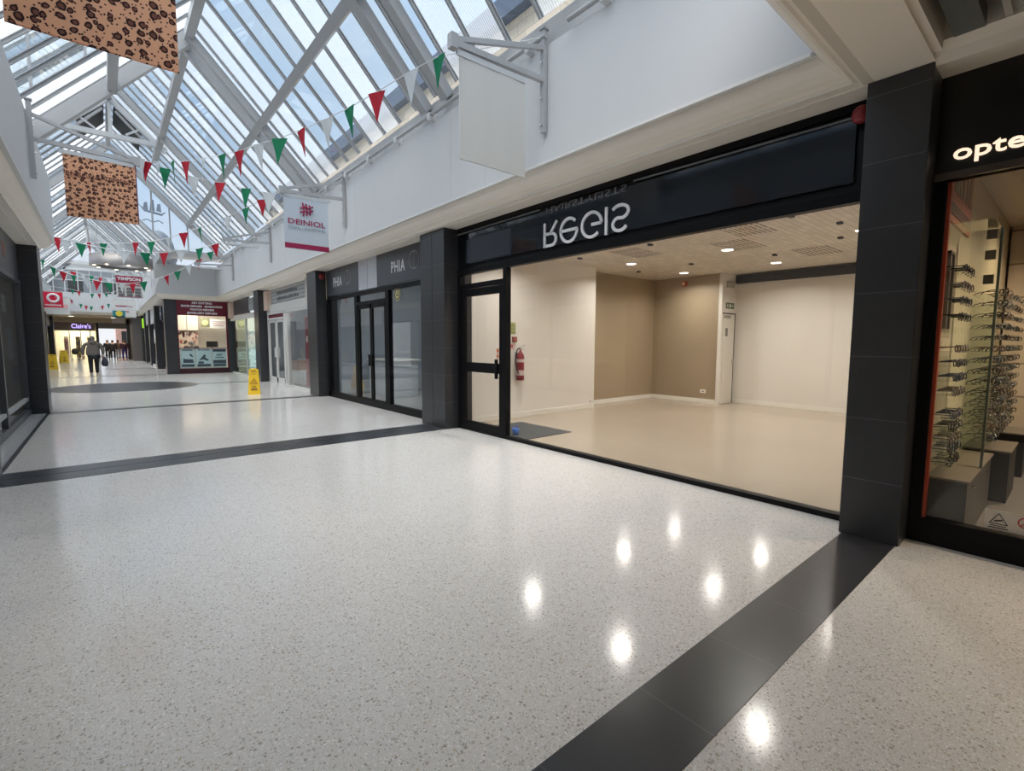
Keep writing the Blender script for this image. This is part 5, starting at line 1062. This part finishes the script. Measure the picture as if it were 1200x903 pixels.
# ================================================================== yellow floor signs
def wet_sign(x, y, rot, label, hi=.72, w=.31):
    t = thing('wet_floor_sign', label, 'wet floor sign', (x, y, 0)); ph_ = []
    for s in (-1, 1):
        m = MB(); m.prism([(-w/2, s*.17, 0), (w/2, s*.17, 0), (w/2-.035, s*.012, hi), (-w/2+.035, s*.012, hi)], (0, .012*s, 0)); ph_.append(m)
        p_ = m.build('panel', YEL, None); p_.parent = t
        if s == -1:
            q = MB()
            def F(u_, v_): return (u_, -.17+(.158)*v_/hi-.016, v_)
            def rect(u0, u1, v0, v1): q.prism([F(u0, v0), F(u1, v0), F(u1, v1), F(u0, v1)], (0, -.002, 0))
            rect(-.07, .07, hi-.07, hi-.04); rect(-.06, .06, hi-.14, hi-.13); rect(-.08, .08, .12, .17); rect(-.06, .06, .19, .21); rect(-.05, .05, .23, .25)
            for (a, b_) in (((-.09, .30), (0, .46)), ((0, .46), (.09, .30)), ((-.09, .30), (.09, .30))): q.bar(F(*a), F(*b_), .004, .014)
            q.bar(F(-.03, .33), F(.02, .40), .004, .02); q.bar(F(.0, .35), F(.05, .32), .004, .015)
            o_ = q.build('print', pm('sign_print', (.30, .12, .02), .5), None); o_.parent = p_
    m = MB(); m.box(-.07, .07, -.02, .02, hi-.01, hi+.02, bev=.006); o_ = m.build('hinge_handle', YEL, None); o_.parent = t
    t.rotation_euler = (0, 0, rot); return t
wet_sign(3.21, 15.35, -.25, 'yellow wet floor sign standing in front of the white framed shop')
wet_sign(-2.23, 35.3, 0, 'yellow wet floor sign at the far left by the dark pillar, nearer of the two', hi=.78, w=.42)
wet_sign(-2.28, 45.6, .3, 'yellow wet floor sign at the far left, farther of the two', hi=.85, w=.44)

def added_unit_light(x, y, label, e):  # light panels added to brighten shop interiors that came out dark
    t = thing('unit_ceiling_light', label, 'ceiling light', (x, y, 3.18)); MB().box(x-.3, x+.3, y-.3, y+.3, 3.16, 3.2).build('panel', pm('unit_glow', (1, .93, .8), .5, emit=3), t)
    l = bpy.data.lights.new('unit_lamp', 'AREA'); l.size = .6; l.energy = e; l.color = (.92, .97, 1)
    o = bpy.data.objects.new('unit_lamp', l); C.objects.link(o); o.parent = t; o.location = (0, 0, -.03)
added_unit_light(6.6, 10.8, 'square ceiling light added to brighten the boutique', 30)
added_unit_light(6.4, 16.6, 'square ceiling light added to brighten the white framed shop', 70)
added_unit_light(6.6, 23.5, 'square ceiling light added to brighten the greenish glass shop', 60)
# ================================================================== people
def skin_mesh(joints, edges, root=0, sub=2):
    me = bpy.data.meshes.new('b'); me.from_pydata([j[:3] for j in joints], edges, []); o = bpy.data.objects.new('b', me); C.objects.link(o)
    md = o.modifiers.new('s', 'SKIN'); md.use_smooth_shade = True
    for i, j in enumerate(joints):
        rx = j[3]; ry = j[4] if len(j) > 4 else rx; me.skin_vertices[0].data[i].radius = (rx, ry)
    me.skin_vertices[0].data[root].use_root = True
    s = o.modifiers.new('u', 'SUBSURF'); s.levels = sub; s.render_levels = sub
    bpy.context.view_layer.update()
    m2 = bpy.data.meshes.new_from_object(o.evaluated_get(bpy.context.evaluated_depsgraph_get()))
    vs = [v.co.copy() for v in m2.vertices]; fs = [list(p.vertices) for p in m2.polygons]
    bpy.data.objects.remove(o); bpy.data.meshes.remove(me); bpy.data.meshes.remove(m2)
    m = MB(); m.add(vs, fs, True); return m
def hand(m, w, d):
    """palm + five fingers hanging from wrist point w; d=+1/-1 thumb side"""
    w = Vector(w); m.tube([w, w+Vector((0, .01, -.04)), w+Vector((0, .015, -.085))], [.022, .034, .030], 8)
    for k, (x, l) in enumerate(((-.024, .062), (-.008, .072), (.008, .070), (.024, .055))):
        b_ = w+Vector((x, .012, -.08)); m.tube([b_, b_+Vector((0, .006, -l*.5)), b_+Vector((0, .022, -l))], [.0085, .008, .006], 6)
    b_ = w+Vector((.028*d, .01, -.035)); m.tube([b_, b_+Vector((.018*d, .012, -.025)), b_+Vector((.02*d, .022, -.055))], [.010, .009, .007], 6)
SKIN = pm('skin', (.50, .30, .22), .5)
def person(x, y, rot, H, label, coat, trousers, hair, stride=.18, bag=None, hood=False, build=1.0, shoes=(.02, .02, .02)):
    t = thing('person', label, 'person', (x, y, 0)); s = H/1.72; b = build
    J = [(0, 0, .95, .15*b, .11), (0, 0, 1.12, .14*b, .11), (0, .0, 1.30, .17*b, .12), (0, .0, 1.42, .10*b, .08), (0, .01, 1.50, .052, .052), (0, .02, 1.60, .075, .09), (0, .02, 1.67, .06, .075),
         (.19*b, 0, 1.38, .055), (.25*b, -.02, 1.12, .042), (.25*b, .05, .88, .028), (-.19*b, 0, 1.38, .055), (-.25*b, -.02, 1.12, .042), (-.25*b, .05, .88, .028),
         (.10, 0, .88, .09), (.10, stride*.5, .50, .06), (.10, stride*.55, .10, .040), (.10, stride*.55+.14, .04, .035), (-.10, 0, .88, .09), (-.10, -stride*.25, .50, .06), (-.10, -stride, .12, .040), (-.10, -stride+.13, .04, .035)]
    E_ = [(0, 1), (1, 2), (2, 3), (3, 4), (4, 5), (5, 6), (3, 7), (7, 8), (8, 9), (3, 10), (10, 11), (11, 12), (0, 13), (13, 14), (14, 15), (15, 16), (0, 17), (17, 18), (18, 19), (19, 20)]
    m = skin_mesh(J, E_); hand(m, (.25*b, .05, .87), -1); hand(m, (-.25*b, .05, .87), 1)
    # face: nose and ears
    m.tube([(0, .10, 1.62), (0, .125, 1.585), (0, .10, 1.575)], [.010, .016, .010], 6)
    for e in (-1, 1): m.tube([(e*.072, .02, 1.635), (e*.082, .015, 1.61), (e*.072, .02, 1.58)], .012, 6)
    def fin(mb, nm, mat):
        for v in mb.v: v *= s
        o_ = mb.build(nm, mat, None); o_.parent = t; return o_
    fin(m, 'body', SKIN)
    # coat: follows torso and arms
    c = skin_mesh([(0, 0, .84, .215*b, .155), (0, 0, 1.0, .205*b, .15), (0, 0, 1.20, .20*b, .15), (0, 0, 1.38, .15*b, .12), (0, 0, 1.45, .085, .08), (.20*b, 0, 1.38, .08), (.265*b, -.02, 1.12, .074), (.262*b, .04, .91, .060), (-.20*b, 0, 1.38, .08), (-.265*b, -.02, 1.12, .074), (-.262*b, .04, .91, .060)],
                  [(0, 1), (1, 2), (2, 3), (3, 4), (3, 5), (5, 6), (6, 7), (3, 8), (8, 9), (9, 10)])
    fin(c, 'coat', pm('coat_%s' % str(coat), coat, .8, noise=.1, nscale=12))
    if hood: fin(MB().lathe((0, -.05, 1.40), [(.10, 0), (.145, .05), (.13, .11), (.09, .13), (.06, .08)], 18), 'hood', pm('coat_%s' % str(coat), coat, .8))
    fin(MB().lathe((0, .0, 1.55), [(.072, -.02), (.088, .03), (.090, .08), (.078, .13), (.045, .165), (.001, .175)], 18), 'hair', pm('hair_%s' % str(hair), hair, .8))
    l = skin_mesh([(0, 0, .90, .16*b, .12), (.10, 0, .84, .105), (.10, stride*.5, .50, .080), (.10, stride*.55, .11, .062), (-.10, 0, .84, .105), (-.10, -stride*.25, .50, .080), (-.10, -stride, .13, .062)], [(0, 1), (1, 2), (2, 3), (0, 4), (4, 5), (5, 6)])
    fin(l, 'trousers', pm('trousers_%s' % str(trousers), trousers, .8))
    for (px_, py_) in ((.10, stride*.55), (-.10, -stride)):
        fin(MB().tube([(px_, py_-.05, .05), (px_, py_+.03, .045), (px_, py_+.12, .035), (px_, py_+.19, .03)], [.042, .046, .042, .026], 10), 'shoe', pm('shoe_%s' % str(shoes), shoes, .6))
    t.rotation_euler = (0, 0, rot)
    return t
person(-.44, 27.5, .05, 1.72, 'person in a thick grey hooded coat and dark trousers walking away, nearest', (.16, .14, .125), (.010, .011, .016), (.16, .145, .135), hood=True, build=1.25, shoes=(.35, .35, .36))
bgt = thing('carrier_bag', 'dark shopping bag held by the person in the grey coat', 'bag', (-.07, 27.56, .5))
MB().lathe((-.07, 27.56, .42), [(.001, -.02), (.09, .0), (.125, .1), (.11, .24), (.05, .34), (.015, .40)], 14).build('bag_body', pm('bagm', (.03, .03, .05), .6), bgt); MB().tube([(-.07, 27.56, .80), (-.10, 27.56, .86)], .012, 6).build('bag_handle', pm('bagm', (.03, .03, .05), .6), bgt)
person(.10, 51.8, .1, 1.62, 'distant person in a black coat, left of the far group', (.02, .02, .025), (.02, .02, .025), (.25, .2, .15))
person(.42, 51.4, -.1, 1.60, 'distant person in a dark coat beside the black coated one', (.035, .03, .04), (.02, .02, .03), (.1, .07, .05))
person(.80, 54.0, 0, 1.62, 'distant person in a brown coat in the middle of the doorway', (.22, .13, .10), (.25, .28, .33), (.12, .06, .04))
person(1.15, 50.5, 2.9, 1.62, 'distant person in a dark red top and blue trousers by the right post', (.07, .03, .05), (.04, .04, .22), (.08, .05, .05))
pp = thing('pushchair', 'small dark pushchair by the purple signed shop', 'pushchair', (-1.85, 50.5, 0))
MB().lathe((-1.85, 50.5, .45), [(.001, 0), (.18, .05), (.22, .25), (.16, .45), (.001, .5)], 14).build('seat', DARK, pp)
for dx in (-.18, .18):
    MB().tube([(-1.85+dx, 50.5, .5), (-1.85+dx, 50.35, .12)], .02, 6).build('leg', CHROME, pp); MB().tube([(-1.86+dx, 50.35, .1), (-1.82+dx, 50.35, .1)], .1, 12).build('wheel', DARK, pp)

# ================================================================== unseen fill lights added in the low ceiling behind the camera
for k, (x, y) in enumerate(((1.6, -1.4), (3.4, -1.4), (1.6, -4.2), (3.4, -4.2))):
    downlight(x, y, 3.80, 'unseen warm fill downlight added in the low ceiling behind the camera, %s' % ['first left', 'first right', 'second left', 'second right'][k], r=.1, power=6, col=(1, .84, .66))
